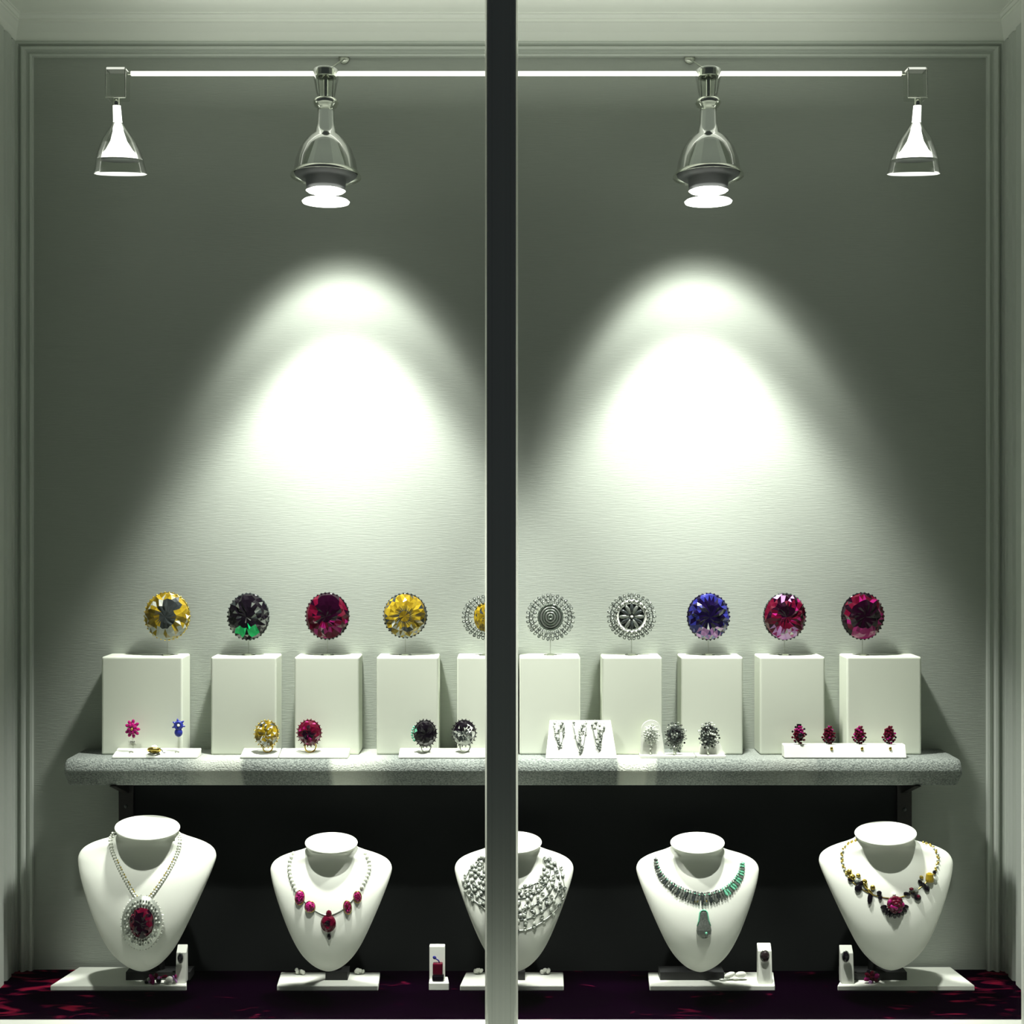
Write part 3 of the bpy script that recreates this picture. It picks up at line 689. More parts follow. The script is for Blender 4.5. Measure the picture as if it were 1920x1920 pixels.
def bust(key, cx, rimw, pyr, hw, pyt, lab, plate_top=.010, stand='block'):
    s = S(BY - .02); kx = hw / 130.; kz = (pyt - pyr) / 261.
    base = Vector(((cx - 960) * S(BY), BY, plate_top))
    t = thing('necklace_bust', lab, 'necklace bust', base, group='white busts on the velvet floor')
    rk = rimw / (59. * kx)
    rows = cat_rom(BODY, 3); n = 56; mb = MB(); vs = []; fs = []
    X0 = (cx - 960) * S(BY - .02)
    tl = math.tan(R(6.0))
    def ring(dy, w, yf, yb, tilt):
        w = w * (rk if dy < 12 else rk + (1 - rk) * min(1, (dy - 12) / 16)); ws = w * kx * s
        yc = (yf + yb) / 2 if dy > 12 else 0
        out = []
        # widest point stays at the back part of the form
        ymid = yb * .55 + yf * .45 if dy > 20 else yc
        for j in range(n):
            a = 2 * PI * j / n; ca, sa = math.cos(a), math.sin(a)
            y = ymid + (sa * (yb - ymid) if sa > 0 else sa * (ymid - yf))
            if dy <= 12: y = sa * abs(yf if sa < 0 else yb) * rk * kx
            x = ws * ca
            if sa < 0 and dy > 6: y += .011 * math.exp(-((dy - 34) / 24.) ** 2) * math.exp(-(x / (.034 * kx)) ** 2)
            z = CZ + (960 - (pyr + dy * kz)) * s + tilt * y + .15 * X0 * x * max(0, 1 - dy / 16.)
            out.append((X0 + x, BY + y, z))
        return out
    R_ = []
    for dy, w, yf, yb in rows:
        tilt = tl * max(0, 1 - dy / 24.) ; R_.append(ring(dy, w, yf, yb, tilt))
    top = ring(0, 59, -.055, .055, tl); top2 = ring(1.3, 59.4, -.0555, .0555, tl); top3 = ring(3, 58.4, -.0545, .0545, tl)
    allr = [top2, top3] + R_
    for r_ in allr: vs += r_
    for i in range(len(allr) - 1):
        for j in range(n): fs.append((i * n + j, (i + 1) * n + j, (i + 1) * n + (j + 1) % n, i * n + (j + 1) % n))
    fs.append(tuple((len(allr) - 1) * n + j for j in range(n)))
    mb.add(vs, fs)
    o0 = len(mb.v); mb.v += top + top2; 
    for j in range(n): mb.f.append([o0 + j, o0 + n + j, o0 + n + (j + 1) % n, o0 + (j + 1) % n]); mb.m.append(0); mb.sm.append(False)
    mb.f.append([o0 + j for j in range(n)]); mb.m.append(0); mb.sm.append(False)
    obj('bust_form', mb, WHITE, t)
    bv = BVHTree.FromPolygons([Vector(v) for v in mb.v], mb.f)
    BUSTS[key] = (bv, X0)
    # dark foot behind the form
    st = MB(); tipz = CZ + (960 - pyt) * s
    fw = {'block': .058, 'small': .020}[stand]
    st.box(X0 - fw, X0 + fw, -.075, -.045, plate_top, plate_top + .0145)
    st.tube([(X0, -.058, plate_top + .012), (X0, -.064, .05), (X0, -.085, .085), (X0, -.115, .11), (X0, BY - .015, .13)], .008, 0, 10)
    obj('foot', st, BLACKM, t, label='dark foot')
    return t
bust('a', 270, 59, 1556, 130, 1817, 'white bust at the far left wearing the large oval ruby pendant')
bust('b', 618, 49, 1585, 114.5, 1817, 'white bust wearing the clear bead necklace with five pink stones', stand='small')
bust('c', 964, 52, 1584, 112, 1818, 'white bust behind the mullion wearing the wide silver bib', stand='small')
bust('d', 1311, 50.5, 1585, 115.5, 1818, 'white bust wearing the green leafy collar with a drop')
bust('e', 1667, 56, 1567, 126, 1815, 'white bust at the far right wearing the gold charm necklace')

CAM = Vector((0, -D, CZ))
def on_bust(key, px, py, lift=0):
    bv, X0 = BUSTS[key]; d = (W(px, py, -.15) - CAM).normalized(); h = bv.ray_cast(CAM, d)
    if h[0] is None:
        q = bv.find_nearest(W(px, py, BY)); nrm = (W(px, py, BY) - q[0]).normalized() if q[0] is not None else Vector((0, -1, 0))
        return W(px, py, BY), nrm
    return h[0] + h[1] * lift, h[1]
def on_neck(key, px, py, lift=0):
    p, nrm = on_bust(key, px, py, lift)
    return p, nrm
def curve_px(pts, step):
    rows = cat_rom([list(p) for p in pts], 24); out = [rows[0]]; acc = 0
    for a, b in zip(rows, rows[1:]):
        acc += math.hypot(b[0] - a[0], b[1] - a[1])
        if acc >= step: out.append(b); acc = 0
    return out
def frame_of(nrm, ang=0):     # local -y faces along the normal
    q = (-nrm).to_track_quat('Y', 'Z').to_matrix().to_4x4()
    return q @ Matrix.Rotation(ang, 4, 'Y')

# necklace 1: double bead strand, large oval ruby pendant
c, nr = on_bust('a', 268, 1728, .004)
t = thing('pendant_necklace', 'pale bead necklace with a huge oval dark red pendant ringed in silver', 'necklace', c)
for (pts, nm) in ((((211, 1562), (206, 1575), (211, 1600), (226, 1634), (246, 1669), (256, 1684)), 'bead_strand'), (((334, 1562), (339, 1576), (333, 1603), (316, 1636), (293, 1669), (281, 1685)), 'bead_strand')):
    b = MB()
    for i, p in enumerate(curve_px(pts, 4.6)):
        h, n_ = on_bust('a', p[0], p[1], .0014); b.ell(h, .0022, 0, 7, 5)
        sg = 1 if nm and pts[0][0] < 270 else -1
        h2, n_ = on_bust('a', p[0] + sg * 4.2, p[1] - .5, .0012); b.ell(h2, .0015, 1 if i > 9 and i % 3 else 2, 6, 4)
    obj(nm, b, [PEARL, GOLDM, CLEAR], t)
M = frame_of(nr.lerp(Vector((0, -1, 0)), .5)); s = S(-.19)
pend = obj('pendant', (lambda q: q)(MB()), SILV, t) if False else None
hb = MB()
hb.lathe([(1e-5, 0), (.030, 0), (.034, .002), (.034, .0035), (1e-5, .004)], c, 40, 0, M @ Matrix.Scale(1.32, 4, (0, 0, 1)) @ Matrix.Rotation(PI / 2, 4, 'X'))
for k, (rx, rz, nn, r_) in enumerate(((27, 34, 30, .0024), (32, 41, 38, .0022), (37, 47.5, 46, .0019))):
    for i in range(nn):
        a = 2 * PI * i / nn
        if k == 2: hb.ell(c + M @ Vector((rx * s * math.cos(a), -.002, rz * s * math.sin(a))), (.0038, .0016, .0012), (i + k) % 2, 6, 4, M @ Matrix.Rotation(-a, 4, 'Y'), False)
        else: hb.ell(c + M @ Vector((rx * s * math.cos(a), -.004 + k * .001, rz * s * math.sin(a))), r_, (i * 7 + k) % 3, 6, 4, None, False)
halo = obj('pendant_halo', hb, [SILV, CLEAR, SILVD], t, label='silver and crystal halo')
g = gem(MB(), c + M @ Vector((0, -.004, 0)), 23 * s, 28 * s, .010, lambda x, z, r: 0 if oval((x, z), -.05, 0, .5, .75) else (1 if r < .65 else 0), [RUBYD, RUBY], 20, 3) if False else gem(MB(), c + M @ Vector((0, -.004, 0)), 23 * s, 28.5 * s, .010, lambda x, z, r: 0 if oval((x, z), -.05, 0, .5, .75) else (1 if r < .65 else 0), 20, 31, M=M)
st_ = obj('oval_stone', g, [RUBYD, RUBY], t, label='dark red oval stone')

# necklace 2
c, nr = on_bust('b', 616, 1728, .004)
t = thing('bead_necklace', 'clear white bead necklace with pink and red stones on the second bust', 'necklace', c)
for pts in (((551, 1602), (544, 1616), (544, 1636), (550, 1656), (558, 1672)), ((684, 1602), (692, 1616), (692, 1632), (685, 1650), (676, 1668))):
    b = MB()
    for i, p in enumerate(curve_px(pts, 7)):
        h, n_ = on_bust('b', p[0], p[1], .002); b.ell(h, (.0038, .003, .0036), i % 3 == 2, 8, 6, None, i % 2 == 0)
    obj('clear_beads', b, [PEARL, CLEAR], t)
ch = MB(); pp = [on_bust('b', p[0], p[1], .0009)[0] for p in curve_px(((558, 1674), (575, 1694), (596, 1710), (616, 1716), (638, 1708), (655, 1694), (674, 1672)), 6)]
ch.tube(pp, .0007); obj('chain', ch, SILV, t)
for px, py, rx, rz, rot, ms, nm in ((563, 1683, 9, 13, 5, [MAG, PINK, RUBY], 'pink_stone'), (582, 1700, 10, 10.5, 0, [PINK, MAG, RUBY], 'pink_stone'), (651.5, 1701, 7.5, 12, -8, [RUBY, PINK, RUBY], 'pink_stone'), (670, 1682, 7.5, 10.5, -5, [RUBY, RUBY, PINK], 'pink_stone'), (616, 1731, 14, 15.5, 0, [RUBY, RUBYD, RUBY], 'centre_stone')):
    h, n_ = on_bust('b', px, py, .003); s = S(h.y)
    b = gem(MB(), h, rx * s, rz * s, .007, lambda x, z, r: (1 if oval((x, z), 0, .1, .35, .4) else 0) if nm == 'centre_stone' else int(r * 2.99) if r > .5 else 0, 12, int(px), M=frame_of(n_.lerp(Vector((0, -1, 0)), .5), R(rot)))
    b.torus(h, rx * s * .96, .0010, 3, frame_of(n_.lerp(Vector((0, -1, 0)), .5), R(rot)), 20, 5, rz / rx)
    obj(nm, b, ms + [GOLDM if nm == 'pink_stone' else RUBY], t)
h, n_ = on_bust('b', 617, 1713, .003); b = gem(MB(), h, 5.5 * .00095, 7 * .00095, .005, lambda x, z, r: 0, 8, 3); obj('red_bail', b, RUBY, t)
h, n_ = on_bust('b', 617, 1756, .0018); b = MB().ell(h, (.0035, .002, .0052), 0, 8, 6); obj('black_drop', b, BLKST, t)

# necklace 3: wide silver bib
c, nr = on_bust('c', 985, 1700, .004)
t = thing('silver_bib_necklace', 'wide lacy silver bib necklace on the bust behind the mullion', 'necklace', c)
inner = cat_rom([[p[0], p[1]] for p in ((908, 1606), (904, 1622), (912, 1643), (938, 1660), (964, 1665), (990, 1662), (1012, 1650), (1022, 1630), (1022, 1608))], 8)
outer = cat_rom([[p[0], p[1]] for p in ((886, 1624), (872, 1650), (876, 1676), (902, 1698), (950, 1738), (990, 1742), (1034, 1714), (1058, 1674), (1048, 1622))], 8)
rn = random.Random(5); lat = MB(); crys = []
for i in range(0, len(inner), 3):
    a, b_ = inner[i], outer[min(i, len(outer) - 1)]
    L = math.hypot(a[0] - b_[0], a[1] - b_[1]); k = max(3, int(L / 7.8))
    for j in range(k + 1):
        u = min(1, max(0, j / k + rn.uniform(-.03, .03))); px, py = a[0] + (b_[0] - a[0]) * u, a[1] + (b_[1] - a[1]) * u
        px += rn.uniform(-3.2, 3.2); py += rn.uniform(-3.2, 3.2); h, n_ = on_bust('c', px, py, .0015)
        lat.torus(h, rn.uniform(.0026, .0036), .0010, rn.randrange(2), frame_of(n_, rn.uniform(0, 3)), 9, 5, .8)
        if (px < 912 or px > 968): crys.append((h, n_))
    if i + 2 < len(inner):
        pass
for crv in (inner, outer): lat.tube([on_bust('c', p[0], p[1], .001)[0] for p in crv], .0009, 0, 6)
for u in (.25, .5, .75): lat.tube([on_bust('c', p[0] + (q[0] - p[0]) * u, p[1] + (q[1] - p[1]) * u, .001)[0] for p, q in zip(inner, outer)], .0008, 1, 6)
obj('silver_lattice', lat, [SILV, SILVB], t)
rn.shuffle(crys)
me = None
for h, n_ in crys[:90]:
    if me is None:
        b = MB(); b.ell(c, (.0027, .0016, .0027), 0, 7, 5, None, False)
        o = obj('crystal', b, [SILV], t); me = o.data
    else:
        o = bpy.data.objects.new('crystal', me); C.objects.link(o); o.parent = t
    o.matrix_local = Matrix.Translation(h + n_ * .0012 - c) @ frame_of(n_, rn.uniform(0, 3))

# necklace 4: leafy collar
c, nr = on_bust('d', 1317, 1690, .003)
t = thing('leaf_collar_necklace', 'dark green and silver leafy collar with a pear shaped drop', 'necklace', c)
path = curve_px(((1230, 1608), (1231, 1622), (1238, 1640), (1254, 1658), (1278, 1673), (1300, 1681), (1318, 1684), (1338, 1681), (1360, 1672), (1378, 1656), (1389, 1636), (1391, 1614)), 4.6)
ch = MB(); ch.tube([on_bust('d', p[0], p[1], .0010)[0] for p in path], .0010); obj('chain', ch, SILVD, t)
for i, p in enumerate(path[1:-1]):
    q0, q1 = path[i], path[i + 2]; ang = math.atan2(-(q1[1] - q0[1]), q1[0] - q0[0])
    h, n_ = on_bust('d', p[0], p[1], .0022); u = i / len(path); ln = .0042 + .0058 * math.sin(PI * u)
    mid = SILVD if i % 3 else GREYST
    b = MB(); b.ell((0, 0, 0), (.0021, .0017, ln), 0, 6, 6, None, False); b.ell((0, -.0012, ln * .5), (.0011, .0011, .0015), 1, 6, 4)
    b.v = [tuple(h + frame_of(n_) @ Matrix.Rotation(-ang + rn.uniform(-.25, .25), 4, 'Y') @ Vector(v)) for v in b.v]
    if u > .66 and i % 3 != 2: ms = [EMERD, SILVD]
    else: ms = [mid, EMERD if i % 2 else SILV]
    obj('leaf_link', b, ms, t)
b = MB()
for px in (1306, 1323): h, n_ = on_bust('d', px, 1690, .0015); b.ell(h, (.0048, .0015, .0018), 0, 8, 5)
obj('gold_accent', b, GOLDM, t)
b = MB().tube([on_bust('d', 1317, y, .001)[0] for y in (1690, 1698, 1706, 1712)], .0008); obj('drop_link', b, SILVD, t)
h, n_ = on_bust('d', 1319, 1732, .003); b = MB(); 
prof = [(1e-5, .023), (.004, .0225), (.0068, .019), (.0078, .013), (.0088, .006), (.0118, -.003), (.0130, -.010), (.0122, -.016), (.0085, -.021), (.0035, -.0232), (1e-5, -.0235)]
rn = random.Random(8)
b.lathe(prof, h, 14, 0, frame_of(n_), False, .42)
dp = obj('pear_drop', b, [mat('smoky_green_crystal', (.34, .37, .33), .2, metal=.5, var=(500, (.05, .06, .055)))], t, label='smoky pear shaped drop')
b = MB(); fm_ = frame_of(n_)
for sgn in (-1, 1): b.tube([h + fm_ @ Vector((sgn * r_ * .96, -.0012, z)) for r_, z in prof[:6]], .0012, 0, 6)
b.ell(h + fm_ @ Vector((.003, -.005, -.014)), .0022, 0)
obj('green_edging', b, EMERD, dp)

# necklace 5: charms
c, nr = on_bust('e', 1676, 1694, .004)
t = thing('charm_necklace', 'gold charm necklace with a red rose centre and black drops', 'necklace', c)
for side, pts in (('l', ((1606, 1576), (1588, 1584), (1578, 1598), (1578, 1614), (1584, 1634), (1596, 1652))), ('r', ((1731, 1579), (1746, 1588), (1756, 1602), (1756, 1620), (1750, 1636), (1746, 1642)))):
    b = MB()
    for i, p in enumerate(curve_px(pts, 3.6)):
        h, n_ = on_bust('e', p[0] + (i % 2) * 2, p[1], .0016); b.ell(h, (.0022, .0018, .0022), 0 if (i % 3 or i < 5) else 1, 7, 5)
    obj('gold_beads', b, [GOLDM, CLEAR], t)
ch = MB().tube([on_bust('e', p[0], p[1], .0009)[0] for p in curve_px(((1596, 1652), (1618, 1668), (1645, 1680), (1676, 1684), (1706, 1676), (1730, 1660), (1746, 1642)), 6)], .0008); obj('chain', ch, GOLDM, t)
def charm(nm, px, py, rx, rz, rot, m, n=1, sm=True, lift=.002):
    h, n_ = on_bust('e', px, py, lift); s = S(h.y); b = MB(); b.ell(h, (rx * s, .0028, rz * s), 0, 9, 6, frame_of(n_, R(rot)), sm); return obj(nm, b, m, t)
for a in ((1592, 1636, 5, 7, 20), (1598, 1645, 6, 6, 40), (1609, 1642, 4.5, 4, 0), (1621, 1653, 5, 4.5, 30), (1636, 1664, 5, 4.5, 0)): charm('gold_charm', *a, GOLDM, sm=False)
for a in ((1622, 1660, 3, 8, -30), (1631, 1672, 2.5, 9, -40), (1727, 1645, 4, 3, 30)): charm('gold_link', *a, GOLDM)
for a in ((1609, 1666, 7, 7.5, 20), (1614, 1657, 4, 6, 30), (1631, 1684, 5, 12, 10), (1648, 1674, 5, 4, 0), (1650, 1683, 4, 5, 20), (1594, 1650, 5, 3.5, 20), (1700, 1676, 7, 3.5, 15), (1712, 1676, 6, 3, 20), (1725, 1655, 4, 6, -30), (1732, 1660, 4, 6, -40), (1737, 1666, 6, 6, 10), (1751, 1636, 3.5, 4, 0), (1720, 1683, 7, 6, 0)):
    charm('black_charm', *a, BLKST, sm=False)
for a in ((1707, 1667, 4.5, 3, 0), (1720, 1681, 3.2, 3.4, 0)): charm('red_charm', *a, RUBY, lift=.0045)
for a in ((1752, 1650, 5, 5, 0), (1716, 1668, 6, 5, 0), (1607, 1651, 5, 4, 0)): charm('silver_charm', *a, SILV, sm=False)
h, n_ = on_bust('e', 1741, 1646, .004); b = MB().lathe([(1e-5, -.007), (.0068, -.007), (.0072, -.003), (.006, .006), (.002, .0085), (1e-5, .0085)], h, 14, 0, None, False); obj('gold_cup_charm', b, GOLDY, t)
h, n_ = on_bust('e', 1676, 1677, .002); obj('pearl_bead', MB().ell(h, .0032), PEARL, t)
b = MB()
for i in range(9):
    a = R(195 + i * 19); h2 = c + Vector((.019 * math.cos(a), .0015, -.001 + .019 * math.sin(a))); h2, n2 = on_bust('e', 960 + h2.x / S(h2.y), 960 - (h2.z - CZ) / S(h2.y), .0015)
    b.ell(h2, (.0062, .002, .0034), 0, 7, 5, Matrix.Rotation(-a, 4, 'Y'), False)
obj('dark_leaves', b, BLKST, t)
b = MB(); b.ell(c + Vector((0, -.004, 0)), (.0145, .008, .0145), 0, 14, 10, None, False)
for k, (r_, m_) in enumerate(((.0115, 7), (.0075, 5), (.0035, 3))):
    for i in range(m_):
        a = 2 * PI * i / m_ + k; b.ell(c + Vector((r_ * math.cos(a), -.007 - .003 * k, r_ * math.sin(a))), (.0052, .0028, .0036), (i + k) % 3 == 0, 8, 5, Matrix.Rotation(-a + PI / 2, 4, 'Y'))
obj('red_rose', b, [RUBY, MAG], t, label='dark red rose centre')

# ------------------------------------------------------------------ plates on the floor
def plate(pts, lab, h=.010):       # pts: (px, Y) corners, counter-clockwise from above
    poly = [((px - 960) * S(Y), Y) for px, Y in pts]
    o = obj('base_plate', MB().prism(poly, 0, h), CARD, bevel=.0018); cx = sum(p[0] for p in poly) / len(poly); own_origin(o, (cx, -.06, 0))
    return tag(o, lab, 'base plate', 'white plates on the velvet floor')
yfr = -.099
plate([(94, yfr), (350, yfr), (350, -.035), (332, -.012), (149, -.012)], 'wide white plate under the far left bust, cut on a slant at its left end')
plate([(519, yfr), (709, yfr), (713, -.036), (527, -.036)], 'short white plate under the second bust from the left')
plate([(862, yfr), (1057, yfr), (1056, -.036), (874, -.036)], 'short white plate under the bust behind the mullion')
plate([(1218, yfr), (1453, yfr), (1450, -.036), (1215, -.036)], 'white plate under the fourth bust, holding pale white ornaments')
plate([(1570, yfr), (1828, yfr), (1782, -.012), (1590, -.012)], 'wide white plate under the far right bust, slanting at its right end')

PT = .010
def ring_stand(px0, px1, pyt, lab, Y=-.088, zb=PT, th=.010, name='ring_stand', gs=None):
    a, b = (px0 - 960) * S(Y), (px1 - 960) * S(Y); zt_ = cz(pyt, Y)
    t = thing(name, lab, 'ring stand', ((a + b) / 2, Y, zb), group='upright ring stands on the floor')
    mb = MB().add([(a, Y - .006, zb), (b, Y - .006, zb), (b, Y + .010, zb), (a, Y + .010, zb), (a, Y, zt_ - .012), (b, Y, zt_ - .012), (a, Y + .010, zt_), (b, Y + .010, zt_)],
                  [(0, 3, 2, 1), (0, 1, 5, 4), (4, 5, 7, 6), (1, 2, 7, 5), (3, 0, 4, 6), (2, 3, 6, 7)], 0, False)
    obj('upright', mb, WHITE, t, bevel=.001)
    return t, a, b, zt_
t, a, b, z = ring_stand(330.5, 349.5, 1774, 'white upright ring stand at the right end of the far left plate', Y=-.084)
def small_ring(px, py, rx, rz, lab, Y, ms, tone=None, seed=0):
    c = W(px, py, Y); s = S(Y); t = thing('dark_ring', lab, 'ring', c, group='dark rings on upright stands')
    obj('stone', gem(MB(), c, rx * s, rz * s, .005, tone or (lambda x, z, r: 0 if r < .8 else 1), 12, seed), ms, t)
    obj('setting', MB().torus(c + Vector((0, .001, 0)), rx * s, .0009, 0, None, 20, 6, rz / rx), SATIN, t)
    return t
small_ring(338, 1797, 5, 9, 'narrow black ring on the stand at the far left plate', -.0895, [BLKST, GREYST])
t, a, b, z = ring_stand(1421, 1447, 1771, 'tallest white upright ring stand, on the fourth plate', Y=-.086)
small_ring(1434, 1793, 8.5, 10.5, 'oval brownish black ring on the tallest upright stand', -.0915, [mat('brown_black_stone', (.03, .018, .02), .15), GREYST], seed=2)
t, a, b, z = ring_stand(1576, 1600, 1775, 'white upright ring stand at the left end of the far right plate', Y=-.086)
small_ring(1586, 1794, 6.5, 10, 'tilted black ring on the stand at the far right plate', -.0915, [BLKST, GREYST], seed=3)
# ring box stand between the second bust and the mullion
Y = -.080; a, b = (805 - 960) * S(Y), (834 - 960) * S(Y); zt_ = cz(1774, Y)
t = thing('ring_stand', 'white ring stand with a wide foot standing alone left of the mullion', 'ring stand', ((a + b) / 2, Y, 0), group='upright ring stands on the floor')
obj('upright', MB().box(a, b, Y, Y + .012, .012, zt_), WHITE, t, bevel=.0015)
obj('foot', MB().prism([((804 - 960) * S(-.097), -.097), ((842 - 960) * S(-.097), -.097), ((839 - 960) * S(Y), Y + .012), ((805 - 960) * S(Y), Y + .012)], 0, .014), WHITE, t, bevel=.0015)
c = W(821, 1815, -.0855)
t = thing('ruby_ring', 'square dark red ring with a small blue stone on the lone ring stand', 'ring', c)
b = MB().box(c.x - .009, c.x + .009, -.0915, -.0815, c.z - .011, c.z + .010); obj('red_stone', b, [RUBY], t, bevel=.002)
b = MB().box(c.x - .010, c.x + .011, -.0925, -.0815, c.z - .024, c.z - .0105); obj('dark_band', b, [BLKST], t, bevel=.003)
b = MB().ell(c + Vector((-.006, -.001, .019)), (.0036, .002, .003), 0, 8, 6, Matrix.Rotation(.5, 4, 'Y'), False); b.tube([c + Vector((-.004, -.0005, .017)), c + Vector((.001, -.0005, .014)), c + Vector((.003, -.0005, .010))], .0012); obj('blue_stone', b, [SAPH], t)

def small_pile(name, px, py, Y, parts, lab, cat, group=None):
    c = W(px, py, Y); c.z = PT; t = thing(name, lab, cat, c, group=group)
    for nm, mats_, lst in parts:
        b = MB()
        for (dx, dy, dz, rx, ry, rz, rot, mi) in lst: b.ell(c + Vector((dx, dy, dz)) * .001, (rx * .001, ry * .001, rz * .001), mi, 9, 6, Matrix.Rotation(R(rot), 4, 'Y'), rx > 3.9)
        obj(nm, b, mats_, t)
    return t
def petals(n, r, dz, rx, rz, mis, ph=0, tilt=0):
    return [(r * math.cos(2 * PI * i / n + ph), -2, dz + r * .7 * math.sin(2 * PI * i / n + ph), rx, 3, rz, -math.degrees(2 * PI * i / n + ph), mis[i % len(mis)]) for i in range(n)]
small_pile('flower_ring', 288, 1832, -.090, [('petals', [MAG, BLKST, RUBY, LILAC, CLEAR], [(-12, 0, 5, 4.5, 4, 6, 20, 1), (-4, -1, 12, 4, 4, 6, -30, 0), (4, -1, 14, 5, 4, 5, 10, 2), (0, -4, 7, 3.2, 3, 8, 0, 0), (-8, -3, 9, 3, 3, 4, 30, 4), (9, 0, 6, 5, 4, 6.5, -15, 1), (10, -2, 11, 3, 2, 3, 0, 3), (-2, -2, 4, 5, 3, 4, 0, 2), (-6, -2, 5, 3, 3, 3.5, 0, 3)]),
    ('red_bud', [RUBY, MAG], [(19, 0, 12, 6.5, 3, 3.5, -15, 0), (13, -1, 11, 4, 2, 2, 0, 1)])], 'magenta and black flower ring on the far left plate', 'ring')
small_pile('lilac_ring', 318, 1834, -.092, [('clear_petal', [PEARL], [(0, 0, 6, 8, 5, 8, 0, 0), (-6, 0, 4, 4, 4, 4, 0, 0)]), ('lilac_bud', [LILAC, MAG], [(10, -1, 9, 2, 2, 8, -30, 0), (11, -1, 14, 2.4, 2, 3.6, 0, 1)])], 'white and lilac ring beside the upright stand on the far left plate', 'ring')
small_pile('flower_ring', 1634, 1832, -.086, [('petals', [MAG, RUBY, BLKST, LILAC], petals(6, 9, 10, 6.5, 4.5, [0, 1, 1], .4) + [(0, -3, 10, 5, 3, 4, 0, 1), (-3, -4, 3, 4, 2, 3, 0, 3), (8, -3, 5, 4, 3, 3, 0, 1)]),
    ('dark_petals', [BLKST], [(-4, 1, 19, 5, 3, 4, 0, 0), (9, 1, 15, 4, 3, 4, 0, 0), (11, -2, 6, 4, 3, 3, 0, 0)])], 'crimson pink flower ring on the far right plate', 'ring')
def knot(px, py, Y, w, lab, seed=0, dark=False):
    rn = random.Random(seed); lst = [(rn.uniform(-w, w), rn.uniform(-2, 2), 4 + rn.uniform(0, 5), rn.uniform(3, 5), 3, rn.uniform(2.5, 4.5), rn.uniform(-50, 50), 0) for _ in range(6)]
    t = small_pile('pearl_earring', px, py, Y, [('pearl_petals', [PEARL, SILVD], lst + ([(-w, -3, 4, 2.2, 2, 2.2, 0, 1)] if dark else []))], lab, 'earring', group='white earrings on the floor plates')
    c = Vector(t['_o']); obj('clasp', MB().torus(c + Vector((0, 0, .0045)), .0038, .0007, 0, Matrix.Rotation(.6, 4, 'Z'), 14, 5), SATIN, t)
knot(562, 1828, -.048, 8, 'white petal earring at the left of the second plate', 1)
knot(672, 1828, -.048, 9, 'white petal earring at the right of the second plate', 2)
knot(898, 1828, -.048, 7, 'white petal earring on the middle plate, left of the mullion', 3)
knot(1022, 1828, -.048, 8, 'white petal earring on the middle plate, right of the mullion', 4)
knot(1251, 1828, -.048, 8, 'white petal earring with a dark bead at the left of the fourth plate', 5, True)
small_pile('leaf_brooch', 1377, 1834, -.074, [('white_leaf', [PEARL], [(-9, 0, 9, 11, 5, 5, -22, 0), (12, 0, 10, 11, 5, 5.5, -5, 0), (1, -3, 4, 5, 3, 2.2, 0, 0)]), ('silver_stem', [SILV], [(-22, -4, 2.2, 7, 3, 2, 0, 0), (-12, -3, 3.5, 3.9, 2, 1.2, -30, 0)])], 'white two leaf brooch beside the tall ring stand on the fourth plate', 'brooch')

